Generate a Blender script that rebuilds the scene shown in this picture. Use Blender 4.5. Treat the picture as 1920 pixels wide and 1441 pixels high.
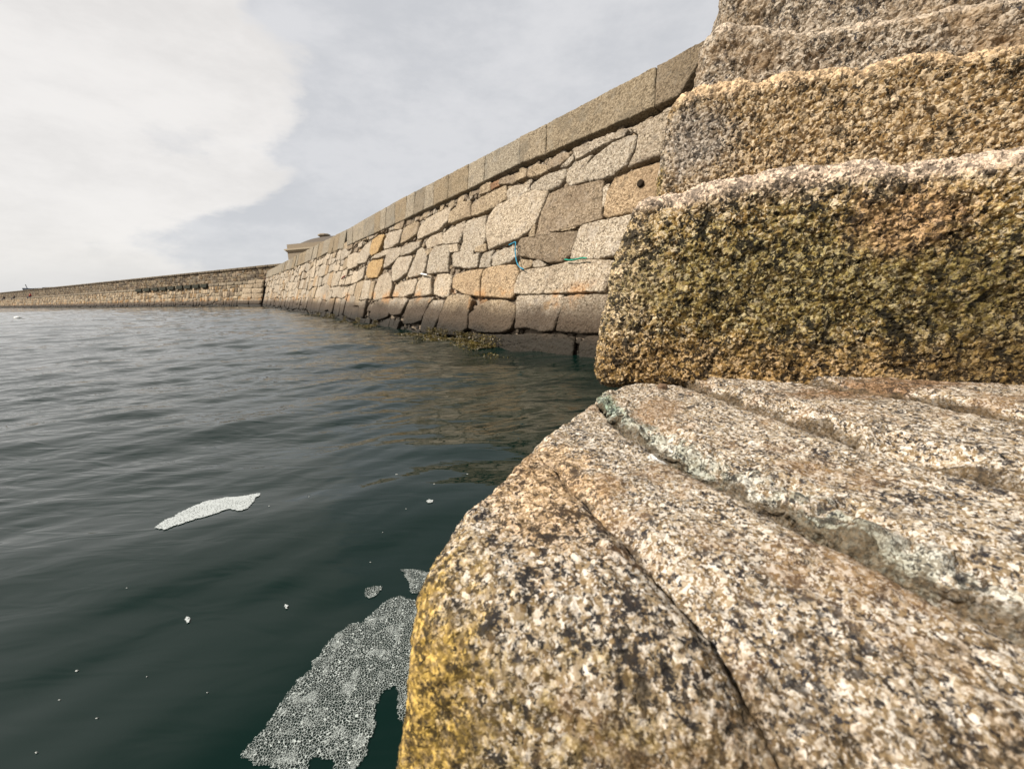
import bpy, math, random
import numpy as np
from mathutils import Matrix, Vector
random.seed(7); RNG = np.random.default_rng(11)
for o in list(bpy.data.objects): bpy.data.objects.remove(o)
S = bpy.context.scene
COL = S.collection
R = math.radians

# ------------------------------------------------------------------ camera
FPX, PITCH, ROLL, CAMH = 773.0, R(12.94), R(1.7), 0.70
Fv = np.array([0, math.cos(PITCH), -math.sin(PITCH)])
R0 = np.array([1.0, 0, 0]); U0 = np.cross(R0, Fv)
Rv = R0*math.cos(ROLL) - U0*math.sin(ROLL)
Uv = U0*math.cos(ROLL) + R0*math.sin(ROLL)
EYE = np.array([0, 0, CAMH])
cd = bpy.data.cameras.new('camera'); cam = bpy.data.objects.new('camera', cd); COL.objects.link(cam)
cam.matrix_world = Matrix(((Rv[0], Uv[0], -Fv[0], EYE[0]), (Rv[1], Uv[1], -Fv[1], EYE[1]), (Rv[2], Uv[2], -Fv[2], EYE[2]), (0, 0, 0, 1)))
cd.sensor_width = 36; cd.lens = 36*FPX/1920; cd.clip_start = 0.01; cd.clip_end = 20000
cd.dof.use_dof = True; cd.dof.focus_distance = 1.3; cd.dof.aperture_fstop = 8
S.camera = cam
S.render.resolution_x, S.render.resolution_y = 1024, 768

# ------------------------------------------------------------------ light
SUN_AZ, SUN_EL = R(-104), R(43)
sun = bpy.data.lights.new('sun', 'SUN'); sun.energy = 4.9; sun.angle = R(1.6); sun.color = (1, .93, .84)
so = bpy.data.objects.new('sun', sun); COL.objects.link(so)
sd = Vector((math.sin(SUN_AZ)*math.cos(SUN_EL), math.cos(SUN_AZ)*math.cos(SUN_EL), math.sin(SUN_EL)))
so.rotation_euler = sd.to_track_quat('Z', 'Y').to_euler(); so.location = sd*50
S.view_settings.view_transform = 'Standard'; S.view_settings.look = 'None'
S.view_settings.exposure = 0.55; S.view_settings.gamma = 1

# ------------------------------------------------------------------ node helper
class NT:
    def __init__(s, tree): s.t = tree; s.L = tree.links
    def n(s, typ, ins=None, **pr):
        d = s.t.nodes.new(typ)
        for k, v in pr.items(): setattr(d, k, v)
        for k, v in (ins or {}).items():
            so_ = d.inputs[k]
            if isinstance(v, bpy.types.NodeSocket): s.L.new(v, so_)
            elif v is not None: so_.default_value = v
        return d
    def m(s, op, a, b=0.0, c=None, clamp=False):
        ins = {0: a, 1: b}
        if c is not None: ins[2] = c
        return s.n('ShaderNodeMath', ins, operation=op, use_clamp=clamp).outputs[0]
    def vm(s, op, a, b=(0, 0, 0)):
        d = s.n('ShaderNodeVectorMath', {0: a, 1: b}, operation=op)
        return d.outputs['Value'] if op in ('LENGTH', 'DOT_PRODUCT', 'DISTANCE') else d.outputs[0]
    def mix(s, f, a, b, bt='MIX'):
        d = s.n('ShaderNodeMix', data_type='RGBA', blend_type=bt)
        for i, v in ((0, f), (6, a), (7, b)):
            if isinstance(v, bpy.types.NodeSocket): s.L.new(v, d.inputs[i])
            else: d.inputs[i].default_value = (tuple(v)+(1,))[:4] if i else v
        return d.outputs[2]
    def noise(s, v, sc, det=3, ro=.55, dist=0.0):
        return s.n('ShaderNodeTexNoise', {'Vector': v, 'Scale': sc, 'Detail': det, 'Roughness': ro, 'Distortion': dist}).outputs[0]
    def ss(s, v, a, b):      # smoothstep a..b -> 0..1
        d = s.n('ShaderNodeMapRange', {0: v, 1: a, 2: b, 3: 0.0, 4: 1.0}, interpolation_type='SMOOTHSTEP'); return d.outputs[0]
    def lin(s, v, a, b, c, d_):
        return s.n('ShaderNodeMapRange', {0: v, 1: a, 2: b, 3: c, 4: d_}).outputs[0]
    def ramp(s, f, st, interp='LINEAR'):
        d = s.n('ShaderNodeValToRGB', {0: f}); cr = d.color_ramp; cr.interpolation = interp
        while len(cr.elements) < len(st): cr.elements.new(.5)
        for e, (p, c) in zip(cr.elements, st): e.position = p; e.color = (*c, 1)
        return d.outputs[0]
def new_mat(name):
    m = bpy.data.materials.new(name); m.use_nodes = True; m.node_tree.nodes.clear()
    return m, NT(m.node_tree)

# ------------------------------------------------------------------ world
W = bpy.data.worlds.new('World'); S.world = W; W.use_nodes = True; W.node_tree.nodes.clear(); w = NT(W.node_tree)
tc = w.n('ShaderNodeTexCoord').outputs['Generated']
sep = w.n('ShaderNodeSeparateXYZ', {0: tc})
sx, sy, sz = sep.outputs
zz = w.m('ADD', w.m('MAXIMUM', sz, 0.0), .12)
cp = w.n('ShaderNodeCombineXYZ', {0: w.m('DIVIDE', sx, zz), 1: w.m('DIVIDE', sy, zz), 2: 0.0}).outputs[0]
n1 = w.noise(cp, .55, 8, .62, .3); dv = w.vm('MULTIPLY', tc, (1, 1, 2.4)); n2 = w.noise(dv, 3.2, 8, .64, .05); n3 = w.noise(dv, 3.6, 9, .64, .05)
az = w.m('ARCTAN2', sx, sy)                                   # 0 ahead, negative to the left
edge = w.m('ADD', az, w.m('MULTIPLY', w.m('SUBTRACT', w.noise(dv, 1.7, 6, .6, .2), .5), .55))
edge = w.m('ADD', edge, w.m('MULTIPLY', w.m('SUBTRACT', n2, .5), .28))
edge = w.m('ADD', edge, w.m('MULTIPLY', w.ss(sz, .26, .05), .24))
warm = w.ss(edge, -.40, -.47)
grey = w.mix(w.ss(n3, .34, .66), (.61, .62, .645), (.735, .735, .75))
brt = w.mix(w.ss(n2, .3, .62), (.78, .755, .73), (.90, .87, .84))
sky = w.mix(warm, grey, brt)
wisp = w.m('MULTIPLY', w.ss(n3, .56, .70), w.ss(w.m('ADD', sz, w.m('MULTIPLY', n2, .2)), .50, .30))
sky = w.mix(w.m('MULTIPLY', wisp, .4), sky, (.56, .575, .61))
sky = w.mix(w.m('MULTIPLY', w.ss(sz, .09, .0), .5), sky, (.53, .56, .60))
sky = w.mix(w.ss(sz, .58, .85), sky, (.17, .20, .215))
ns = w.n('ShaderNodeTexSky', sky_type='NISHITA', sun_disc=False, sun_elevation=SUN_EL, sun_rotation=SUN_AZ+2*math.pi)
b1 = w.n('ShaderNodeBackground', {0: ns.outputs[0], 1: .08}); b2 = w.n('ShaderNodeBackground', {0: sky, 1: .70})
mx = w.n('ShaderNodeMixShader', {0: .94, 1: b1.outputs[0], 2: b2.outputs[0]})
w.n('ShaderNodeOutputWorld', {0: mx.outputs[0]})

# ------------------------------------------------------------------ numpy noise
_G = RNG.normal(size=(4096, 3)).astype(np.float32); _G /= np.linalg.norm(_G, axis=1)[:, None]
def _h(i, j, k): return ((i*73856093) ^ (j*19349663) ^ (k*83492791)) & 4095
def perlin(P):
    P = np.asarray(P, np.float32); I = np.floor(P).astype(np.int64); F = P-I; u = F*F*F*(F*(F*6-15)+10); out = 0
    for a in (0, 1):
        for b in (0, 1):
            for c in (0, 1):
                g = _G[_h(I[:, 0]+a, I[:, 1]+b, I[:, 2]+c)]
                d = (F-np.array([a, b, c], np.float32)); dot = (g*d).sum(1)
                out = out + dot*(u[:, 0] if a else 1-u[:, 0])*(u[:, 1] if b else 1-u[:, 1])*(u[:, 2] if c else 1-u[:, 2])
    return out*1.6
def fbm(P, sc, octv=4, gain=.5, ridged=False):
    P = np.asarray(P)*sc; a = 1; s = 0; t = 0
    for o in range(octv):
        n = perlin(P+17.3*o)
        s = s + a*((1-2*np.abs(n)) if ridged else n); t += a; a *= gain; P = P*2.03
    return s/t

# ------------------------------------------------------------------ object helpers
def link(o, parent=None):
    COL.objects.link(o)
    if parent is not None: o.parent = parent
    return o
def mesh_obj(name, V, Fc, mat, parent=None, tint=None, smooth=True):
    me = bpy.data.meshes.new(name)
    V = np.asarray(V, np.float32); Fc = np.asarray(Fc, np.int32)
    k = Fc.shape[1]
    me.vertices.add(len(V)); me.vertices.foreach_set('co', V.ravel())
    me.loops.add(Fc.size); me.loops.foreach_set('vertex_index', Fc.ravel())
    me.polygons.add(len(Fc)); me.polygons.foreach_set('loop_start', np.arange(0, Fc.size, k, dtype=np.int32))
    try: me.polygons.foreach_set('loop_total', np.full(len(Fc), k, np.int32))
    except Exception: pass
    me.update(calc_edges=True)
    if smooth: me.polygons.foreach_set('use_smooth', np.ones(len(Fc), bool))
    if tint is not None:
        ca = me.color_attributes.new('tint', 'FLOAT_COLOR', 'POINT')
        T = np.ones((len(V), 4), np.float32); T[:, :3] = tint; ca.data.foreach_set('color', T.ravel())
    me.materials.append(mat)
    o = bpy.data.objects.new(name, me); link(o, parent); return o
def tag(o, label=None, cat=None, group=None, kind=None):
    if label: o['label'] = label
    if cat: o['category'] = cat
    if group: o['group'] = group
    if kind: o['kind'] = kind
    return o
def empty(name, label, cat, group=None):
    o = bpy.data.objects.new(name, None); link(o); return tag(o, label, cat, group)
def vnormals(o):
    a = np.empty(len(o.data.vertices)*3, np.float32); o.data.vertex_normals.foreach_get('vector', a); return a.reshape(-1, 3)
def coords(o):
    a = np.empty(len(o.data.vertices)*3, np.float32); o.data.vertices.foreach_get('co', a); return a.reshape(-1, 3)
def setco(o, V): o.data.vertices.foreach_set('co', np.asarray(V, np.float32).ravel()); o.data.update()
def box(x0, x1, y0, y1, z0, z1):
    V = [(x, y, z) for z in (z0, z1) for y in (y0, y1) for x in (x0, x1)]
    return V, [(0, 2, 3, 1), (4, 5, 7, 6), (0, 1, 5, 4), (2, 6, 7, 3), (0, 4, 6, 2), (1, 3, 7, 5)]
def join(parts):
    V = []; Fc = []; k = 0
    for v, f in parts:
        V.append(np.asarray(v, float)); Fc.append(np.asarray(f)+k); k += len(v)
    return np.vstack(V), np.vstack(Fc)

def ray(px, py): return Fv+(px-960)/FPX*Rv-(py-720.5)/FPX*Uv
def on_z(px, py, z):
    d = ray(px, py); return EYE+d*((z-CAMH)/d[2])
def on_plane(px, py, P, N):
    d = ray(px, py); return EYE+d*(np.dot(P-EYE, N)/np.dot(d, N))

# ------------------------------------------------------------------ granite
def granite(name, crystal, cols, mica=.5, disp=.002, chunk=.02, chunk_amp=.004, stains=(), rough=.85, use_tint=False,
            wet=False, bump=.6, micacol=(.035, .032, .034), speck_contrast=1.0, blotch=None, spec=.3, pits=.35, pitd=.8, pitcol=(.05, .038, .022), lip=False, clus=0.0, edgecol=(.40, .31, .235)):
    m, t = new_mat(name)
    p = t.n('ShaderNodeTexCoord').outputs['Object']
    # warp a little so that crystals are not round
    wn = t.n('ShaderNodeTexNoise', {'Vector': p, 'Scale': .6/crystal, 'Detail': 2.0}).outputs[1]
    wv = t.n('ShaderNodeVectorMath', {0: wn, 1: (.5, .5, .5)}, operation='SUBTRACT').outputs[0]
    sc = t.n('ShaderNodeVectorMath', {0: wv}, operation='SCALE'); sc.inputs['Scale'].default_value = crystal*1.6
    pw = t.vm('ADD', p, sc.outputs[0])
    v = t.n('ShaderNodeTexVoronoi', {'Vector': pw, 'Scale': 1/crystal})
    rnd = t.n('ShaderNodeSeparateColor', {0: v.outputs['Color']})
    base = t.ramp(rnd.outputs[0], cols, 'LINEAR')
    v2 = t.n('ShaderNodeTexVoronoi', {'Vector': pw, 'Scale': 2.3/crystal})
    r2 = t.n('ShaderNodeSeparateColor', {0: v2.outputs['Color']})
    base = t.mix(t.m('MULTIPLY', t.ss(r2.outputs[1], .70, .82), .75), base, cols[-1][1])
    nm = t.noise(pw, .75/crystal, 4, .68); nl = t.noise(p, .09/crystal, 3, .6)
    mthr = t.m('ADD', nm, t.m('MULTIPLY', t.m('SUBTRACT', nl, .5), .25))
    mk = t.ss(mthr, .655-.13*mica, .70-.13*mica)
    big = t.m('ADD', t.noise(pw, .30/crystal, 5, .74), t.m('MULTIPLY', t.m('SUBTRACT', nl, .5), .3))
    mk = t.m('MAXIMUM', mk, t.m('MULTIPLY', t.ss(big, .60-.06*clus, .66-.06*clus), min(1, clus)))
    mk = t.m('MULTIPLY', mk, speck_contrast)
    base = t.mix(mk, base, micacol)
    if blotch:
        for (bc, bs, a, b, k) in blotch:
            base = t.mix(t.m('MULTIPLY', t.ss(t.noise(p, bs, 5, .65, .3), a, b), k), base, bc, 'MULTIPLY' if max(bc) > 1.0 or k > .99 else 'MIX')
    gz = t.n('ShaderNodeSeparateXYZ', {0: p}).outputs[2]
    # stains: list of dict(center, radius, color, k, ns) blobs of algae / lichen with ragged edges
    for s_ in stains:
        d = t.vm('SUBTRACT', p, s_['c']); d = t.vm('DIVIDE', d, s_['r']); L = t.vm('LENGTH', d)
        rag = t.noise(p, s_.get('ns', 40), 6, .7)
        L = t.m('ADD', L, t.m('MULTIPLY', t.m('SUBTRACT', rag, .5), s_.get('rag', 2.2)))
        L = t.m('ADD', L, t.m('MULTIPLY', t.m('SUBTRACT', t.noise(p, 320, 3, .7), .5), 1.1))
        mkk = t.m('MULTIPLY', t.ss(L, 1.3, .45), s_.get('k', .8))
        c2 = t.mix(t.ss(t.noise(p, s_.get('fs', 150), 4, .7), .35, .65), s_['col'], s_.get('col2', s_['col']))
        lum = t.n('ShaderNodeRGBToBW', {0: base}).outputs[0]; lum = t.lin(lum, 0.0, .5, .12, 1.75)
        c3 = t.n('ShaderNodeVectorMath', {0: c2}, operation='SCALE'); t.L.new(lum, c3.inputs['Scale'])
        base = t.mix(mkk, base, c3.outputs[0])
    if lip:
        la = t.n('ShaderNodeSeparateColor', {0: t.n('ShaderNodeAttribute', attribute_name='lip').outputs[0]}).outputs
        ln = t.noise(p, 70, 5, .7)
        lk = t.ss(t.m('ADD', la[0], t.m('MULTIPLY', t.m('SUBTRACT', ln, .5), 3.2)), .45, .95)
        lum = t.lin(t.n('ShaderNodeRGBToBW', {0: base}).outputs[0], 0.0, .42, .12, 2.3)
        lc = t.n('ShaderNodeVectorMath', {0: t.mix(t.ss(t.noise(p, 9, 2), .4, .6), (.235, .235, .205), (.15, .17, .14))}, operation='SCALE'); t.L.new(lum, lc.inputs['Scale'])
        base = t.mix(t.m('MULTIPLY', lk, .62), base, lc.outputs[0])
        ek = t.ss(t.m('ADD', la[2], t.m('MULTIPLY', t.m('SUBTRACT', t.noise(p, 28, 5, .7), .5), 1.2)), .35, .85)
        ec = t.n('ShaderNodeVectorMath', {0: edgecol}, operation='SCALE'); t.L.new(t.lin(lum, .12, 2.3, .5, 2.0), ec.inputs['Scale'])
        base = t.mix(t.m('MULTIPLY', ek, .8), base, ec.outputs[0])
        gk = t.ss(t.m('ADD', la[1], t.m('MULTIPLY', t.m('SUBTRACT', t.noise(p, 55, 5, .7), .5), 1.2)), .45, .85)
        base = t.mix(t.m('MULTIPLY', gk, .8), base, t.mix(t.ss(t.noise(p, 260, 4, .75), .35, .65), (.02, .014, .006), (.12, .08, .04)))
    if use_tint:
        at = t.n('ShaderNodeAttribute', attribute_name='tint').outputs[0]
        base = t.mix(1.0, base, at, 'MULTIPLY')
    rg = t.lin(nl, .3, .7, rough-.1, rough+.05)
    if wet:
        zz_ = t.m('ADD', gz, t.m('MULTIPLY', t.m('SUBTRACT', t.noise(p, 2.2, 6, .65), .5), .34))
        orange = t.m('MULTIPLY', t.m('MULTIPLY', t.ss(zz_, .44, .54), t.ss(zz_, .80, .64)), t.ss(t.noise(p, 1.6, 5, .6), .50, .60))
        base = t.mix(t.m('MULTIPLY', orange, .5), base, t.mix(t.ss(t.noise(p, 45, 3, .6), .4, .6), (.36, .15, .035), (.5, .27, .10)))
        hi = t.m('MULTIPLY', t.ss(t.noise(p, 3.1, 5, .6), .62, .70), .45)
        base = t.mix(t.m('MULTIPLY', hi, t.ss(gz, 1.5, .6)), base, (.42, .24, .09))
        w1 = t.ss(zz_, .64, .36); w2 = t.ss(zz_, .36, .10)
        base = t.mix(t.m('MULTIPLY', w1, .92), base, t.mix(t.noise(p, 30, 4, .7), (.068, .042, .022), (.018, .012, .007)))
        base = t.mix(t.m('MULTIPLY', w2, .9), base, (.011, .009, .005))
        rg = t.mix(w1, t.n('ShaderNodeCombineColor', {0: rg, 1: rg, 2: rg}).outputs[0], (.78, .78, .78))
    # relief
    pit = t.ss(t.noise(pw, .55/chunk, 4, .72), .56, .68)
    base = t.mix(t.m('MULTIPLY', pit, pits), base, pitcol)  # shade inside the pits also put into the colour
    ch = t.n('ShaderNodeTexVoronoi', {'Vector': t.vm('ADD', p, sc.outputs[0]), 'Scale': 1/chunk, 'Smoothness': .35}, feature='SMOOTH_F1').outputs[0]
    h = t.m('MULTIPLY', ch, -chunk_amp*1.4)
    h = t.m('ADD', h, t.m('MULTIPLY', t.noise(p, .8/chunk, 5, .68), chunk_amp*2.2))
    h = t.m('ADD', h, t.m('MULTIPLY', nm, -disp*2.0))
    h = t.m('ADD', h, t.m('MULTIPLY', rnd.outputs[2], disp*.7))
    h = t.m('ADD', h, t.m('MULTIPLY', pit, -chunk_amp*pitd))
    dn = t.n('ShaderNodeDisplacement', {'Height': h, 'Midlevel': 0.0, 'Scale': 1.0})
    bs = t.n('ShaderNodeBsdfPrincipled', {'Base Color': base, 'Roughness': rg, 'Specular IOR Level': spec})
    o = t.n('ShaderNodeOutputMaterial', {0: bs.outputs[0], 2: dn.outputs[0]})
    m.displacement_method = 'BOTH'
    return m
PINK = [(0, (.035, .027, .02)), (.22, (.17, .11, .05)), (.5, (.275, .205, .12)), (.75, (.39, .315, .225)), (1, (.64, .585, .51))]
GOLD = [(0, (.02, .012, .004)), (.28, (.16, .09, .020)), (.55, (.35, .225, .075)), (.8, (.52, .37, .165)), (1, (.72, .60, .42))]
GREYB = [(0, (.035, .027, .018)), (.3, (.15, .11, .07)), (.6, (.26, .20, .135)), (1, (.50, .43, .34))]
WALLC = [(0, (.085, .062, .038)), (.35, (.225, .176, .118)), (.7, (.325, .265, .190)), (1, (.49, .425, .335))]

# riser frame
RAZ = R(111.4); rd = np.array([math.sin(RAZ), math.cos(RAZ), 0]); BK = np.array([math.sin(R(21.4)), math.cos(R(21.4)), 0])
C0 = np.array([.17, .826, .5])

# ------------------------------------------------------------------ rounded block
def seg(*parts):     # (a,b,step)
    out = [parts[0][0]]
    for a, b, st in parts:
        n = max(1, int(round((b-a)/st))); out += list(np.linspace(a, b, n+1)[1:])
    return np.array(out)
def rblock(xs, ys, zs, r):
    """surface of a rounded box sampled on the given grid lines; returns P (local), N, faces"""
    X, Y, Z = [np.asarray(a, float) for a in (xs, ys, zs)]
    P = []; Fc = []; k = 0
    def grid(A, B, f, flip):
        nonlocal k
        a, b = np.meshgrid(A, B, indexing='ij'); q = f(a.ravel(), b.ravel()); P.append(q)
        na, nb = len(A), len(B); i, j = np.meshgrid(np.arange(na-1), np.arange(nb-1), indexing='ij'); i = i.ravel(); j = j.ravel()
        v0 = k+i*nb+j; fc = np.stack([v0, v0+nb, v0+nb+1, v0+1], 1)
        Fc.append(fc[:, ::-1] if flip else fc); k += na*nb
    st = lambda *c: np.stack([np.broadcast_to(v, np.broadcast(*c).shape) for v in c], 1)
    grid(X, Y, lambda a, b: st(a, b, Z[-1]+0*a), False); grid(X, Y, lambda a, b: st(a, b, Z[0]+0*a), True)
    grid(X, Z, lambda a, b: st(a, Y[0]+0*a, b), False); grid(X, Z, lambda a, b: st(a, Y[-1]+0*a, b), True)
    grid(Y, Z, lambda a, b: st(X[-1]+0*a, a, b), False); grid(Y, Z, lambda a, b: st(X[0]+0*a, a, b), True)
    P = np.vstack(P); Fc = np.vstack(Fc)
    key = np.round(P*1e5).astype(np.int64)
    _, idx, inv = np.unique(key, axis=0, return_index=True, return_inverse=True); inv = inv.ravel()
    P = P[idx]; Fc = inv[Fc]
    lo = np.array([X[0], Y[0], Z[0]])+r; hi = np.array([X[-1], Y[-1], Z[-1]])-r
    q = np.clip(P, lo, hi); d = P-q; L = np.linalg.norm(d, axis=1)[:, None]; L[L == 0] = 1
    N = d/L
    return q+N*r, N, Fc
def rough_up(o, amps, seed=0.0, edge=None):
    V = coords(o); N = vnormals(o); h = np.zeros(len(V), np.float32)
    for sc, a, octv, ridged in amps: h += a*fbm(V+seed, sc, octv, .5, ridged)
    setco(o, V+N*h[:, None]); return o

# ================================================================== WATER
AZ_W = R(-34.8)
WSEED = np.random.default_rng(5)
_w = []
for i in range(70):
    lam = 10**WSEED.uniform(-.85, .5); a_ = R(-28)+WSEED.normal()*R(26)
    _w.append((2*math.pi/lam, a_, WSEED.uniform(0, 6.28), lam*.0030*WSEED.uniform(.5, 1.3), lam))
for i in range(46):
    lam = 10**WSEED.uniform(-1.15, -.55); a_ = R(-30)+WSEED.normal()*R(24)
    _w.append((2*math.pi/lam, a_, WSEED.uniform(0, 6.28), -lam*.0027*WSEED.uniform(.5, 1.3), lam))
def wave(x, y):
    x = np.asarray(x, float); y = np.asarray(y, float); dist = np.hypot(x, y)
    P = np.stack([x, y, 0*x], 1)
    wx = x+.12*fbm(P, .8, 2); wy = y+.12*fbm(P+9, .8, 2)
    z = 0
    calm = .30+.70*np.clip((dist-.8)/3.0, 0, 1)
    gust = np.clip(.75+1.6*fbm(P+40, .55, 3), .12, 1.6)*np.clip((dist-.7)/1.6, .10, 1)
    shelter = np.clip(((-x*math.cos(AZ_W)+y*math.sin(AZ_W)+2.95)/2.2), .25, 1)
    for k, a_, ph, am, lam in _w:
        fade = np.clip(1.6-dist*.012/lam, 0, 1)
        if am < 0: fade = fade*gust*shelter*1.0; am = -am
        z = z+am*fade*np.sin(k*(wx*math.sin(a_)+wy*math.cos(a_))+ph)
    return z*calm
rr = np.concatenate([np.geomspace(.12, 60, 760), np.geomspace(60, 4000, 90)[1:]])
th = np.radians(np.concatenate([np.arange(-140, -56, 2.), np.arange(-56, 40, .125), np.arange(40, 141, 2.)]))
Rg, Tg = np.meshgrid(rr, th, indexing='ij')
X = (Rg*np.sin(Tg)).ravel(); Y = (Rg*np.cos(Tg)).ravel()
Z = wave(X, Y)
i, j = np.meshgrid(np.arange(len(rr)-1), np.arange(len(th)-1), indexing='ij'); v0 = (i*len(th)+j).ravel(); nt_ = len(th)
Fw = np.stack([v0, v0+nt_, v0+nt_+1, v0+1], 1)[:, ::-1]
m, t = new_mat('sea_water')
p = t.n('ShaderNodeTexCoord').outputs['Object']
mp = t.n('ShaderNodeMapping', {'Vector': p, 'Rotation': (0, 0, R(28)), 'Scale': (1, 3.2, 1)}).outputs[0]
mp2 = t.n('ShaderNodeMapping', {'Vector': p, 'Rotation': (0, 0, R(12)), 'Scale': (1, 2.2, 1)}).outputs[0]
nA = t.noise(mp, 4.5, 2, .5, .6); nB = t.noise(mp2, 1.5, 3, .5, .4); nC = t.noise(mp, 20, 2, .5, .3); patch = t.ss(t.noise(p, .55, 3, .5), .35, .65)
dy = t.n('ShaderNodeSeparateXYZ', {0: p})
far = t.ss(t.m('SUBTRACT', dy.outputs[1], t.m('MULTIPLY', dy.outputs[0], .9)), 1.0, 4.5)
h = t.m('MULTIPLY', t.m('SUBTRACT', nA, .5), t.m('MULTIPLY', t.m('ADD', t.m('MULTIPLY', far, .013), .002), t.m('ADD', t.m('MULTIPLY', patch, .7), .5)))
h = t.m('ADD', h, t.m('MULTIPLY', nB, t.m('ADD', t.m('MULTIPLY', far, .012), .006)))
h = t.m('ADD', h, t.m('MULTIPLY', nC, t.m('ADD', t.m('MULTIPLY', far, .0007), .00003)))
bp = t.n('ShaderNodeBump', {'Height': h, 'Distance': 1.0, 'Strength': .8})
bs = t.n('ShaderNodeBsdfPrincipled', {'Base Color': (.0018, .0105, .0080, 1), 'Roughness': .02, 'IOR': 1.33, 'Specular IOR Level': .46, 'Normal': bp.outputs[0]})
t.n('ShaderNodeOutputMaterial', {0: bs.outputs[0]})
water = mesh_obj('water', np.stack([X, Y, Z], 1), Fw, m); tag(water, 'dark green harbour water with gentle ripples', 'water', kind='structure')
m, t = new_mat('seabed_mud'); t.n('ShaderNodeOutputMaterial', {0: t.n('ShaderNodeBsdfPrincipled', {'Base Color': t.ramp(t.noise(t.n('ShaderNodeTexCoord').outputs['Object'], .5), [(0, (.02, .02, .015)), (1, (.06, .055, .04))]), 'Roughness': .9}).outputs[0]})
V, f = box(-4000, 4000, -4000, 4000, -6.5, -6.0); sb = mesh_obj('seabed', V, f, m, smooth=False); tag(sb, 'muddy sea bed below the harbour water', 'sea bed', kind='structure')

# ================================================================== STAIRCASE
stair = empty('stone_staircase', 'coarse granite steps in the foreground rising beside the water', 'staircase')
OL = (.20, .165, .035); OLD = (.045, .036, .012)
mat_tread = granite('granite_tread', .0034, PINK, clus=.85, micacol=(.018, .016, .018), lip=True, mica=.74, disp=.0006, chunk=.013, chunk_amp=.0016, rough=.8, stains=[
    dict(c=(-.085, .23, .43), r=(.085, .14, .14), col=(.34, .21, .02), col2=(.11, .062, .008), k=.85, ns=45, rag=2.0, fs=140),
    dict(c=(.12, .04, .43), r=(.26, .155, .20), col=(.03, .018, .006), col2=(.12, .068, .018), k=.92, ns=40, rag=2.2),
    dict(c=(.38, .03, .45), r=(.32, .16, .16), col=(.05, .035, .018), col2=(.16, .10, .05), k=.8, ns=40, rag=2.2),
    dict(c=(.178, .475, .50), r=(.013, .016, .03), col=(.9, .9, .88), k=.8, ns=90, rag=1.8),
    dict(c=(.03, .42, .49), r=(.07, .12, .05), col=(.40, .24, .10), k=.5, ns=40, rag=2.5),
    dict(c=(.60, .62, .52), r=(.20, .05, .05), col=(.14, .07, .025), k=.85, ns=50, rag=2.5)],
    blotch=[((.20, .11, .045), 9, .52, .66, .5), ((.08, .065, .05), 14, .58, .70, .6)])
mat_near = granite('granite_tread_algae', .0042, PINK, lip=True, clus=1.0, micacol=(.016, .014, .014), mica=.8, disp=.0007, chunk=.012, chunk_amp=.0020, pits=.6, rough=.8, stains=[
    dict(c=(-.09, .22, .42), r=(.075, .14, .14), col=(.38, .24, .03), col2=(.12, .07, .008), k=.85, ns=45, rag=2.0, fs=140),
    dict(c=(.01, .08, .42), r=(.15, .145, .17), col=(.22, .145, .022), col2=(.035, .022, .006), k=.8, ns=42, rag=2.2, fs=120),
    dict(c=(.11, .06, .43), r=(.13, .14, .17), col=(.03, .018, .007), col2=(.12, .065, .02), k=.92, ns=40, rag=2.0),
    dict(c=(.03, .42, .49), r=(.07, .12, .05), col=(.40, .24, .10), k=.5, ns=40, rag=2.5)],
    blotch=[((.20, .11, .045), 9, .52, .66, .5), ((.10, .08, .065), 14, .60, .70, .5)])
mat_lip = granite('granite_tread_lichen', .0034, PINK, clus=.85, micacol=(.018, .016, .018), lip=True, mica=.74, disp=.0006, chunk=.013, chunk_amp=.0024, rough=.8, stains=[
    dict(c=(.160, .66, .50), r=(.016, .09, .04), col=(.12, .25, .18), col2=(.06, .13, .09), k=.6, ns=70, rag=2.2)],
    blotch=[((.20, .11, .045), 9, .52, .66, .5), ((.08, .065, .05), 14, .58, .70, .6)])
RL = [(-.5, .49), (.1, .49), (.16, .83), (.9, .83)]
yback = lambda x: .826-(x-.17)*.392+.07
yfront = lambda x: .235-(x+.065)*.392
gB = [(-.1, .24), (.18, .139), (.272, .114), (.461, .048), (.52, .02)]
gA = [(-.1, .43), (.10, .35), (.21, .306), (.256, .278), (.321, .247), (.437, .204), (.611, .158), (.66, .154), (.71, .152), (.804, .208), (.9, .272)]
gC = [(-.1, .66), (.2, .53), (.337, .460), (.453, .405), (.699, .352), (.9, .30)]
gD = [(-.2, .92), (.30, .70), (.454, .625), (.555, .595), (.629, .545), (.9, .42)]
gZ = [(-.6, 1.6), (.2, 1.35), (.9, 1.1)]
eL = [(-.1, -.085), (.15, -.074), (.224, -.074), (.293, -.072), (.372, -.054), (.44, -.016), (.48, .010), (.54, .042)]
fL = [(-.1, .24), (.18, .139), (.272, .114), (.461, .048), (.49, .018), (.54, .034), (.64, .094), (.72, .146), (.804, .206), (.9, .27)]
def ip(L, y): a = np.array(sorted(L)); return np.interp(y, a[:, 0], a[:, 1])
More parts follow.
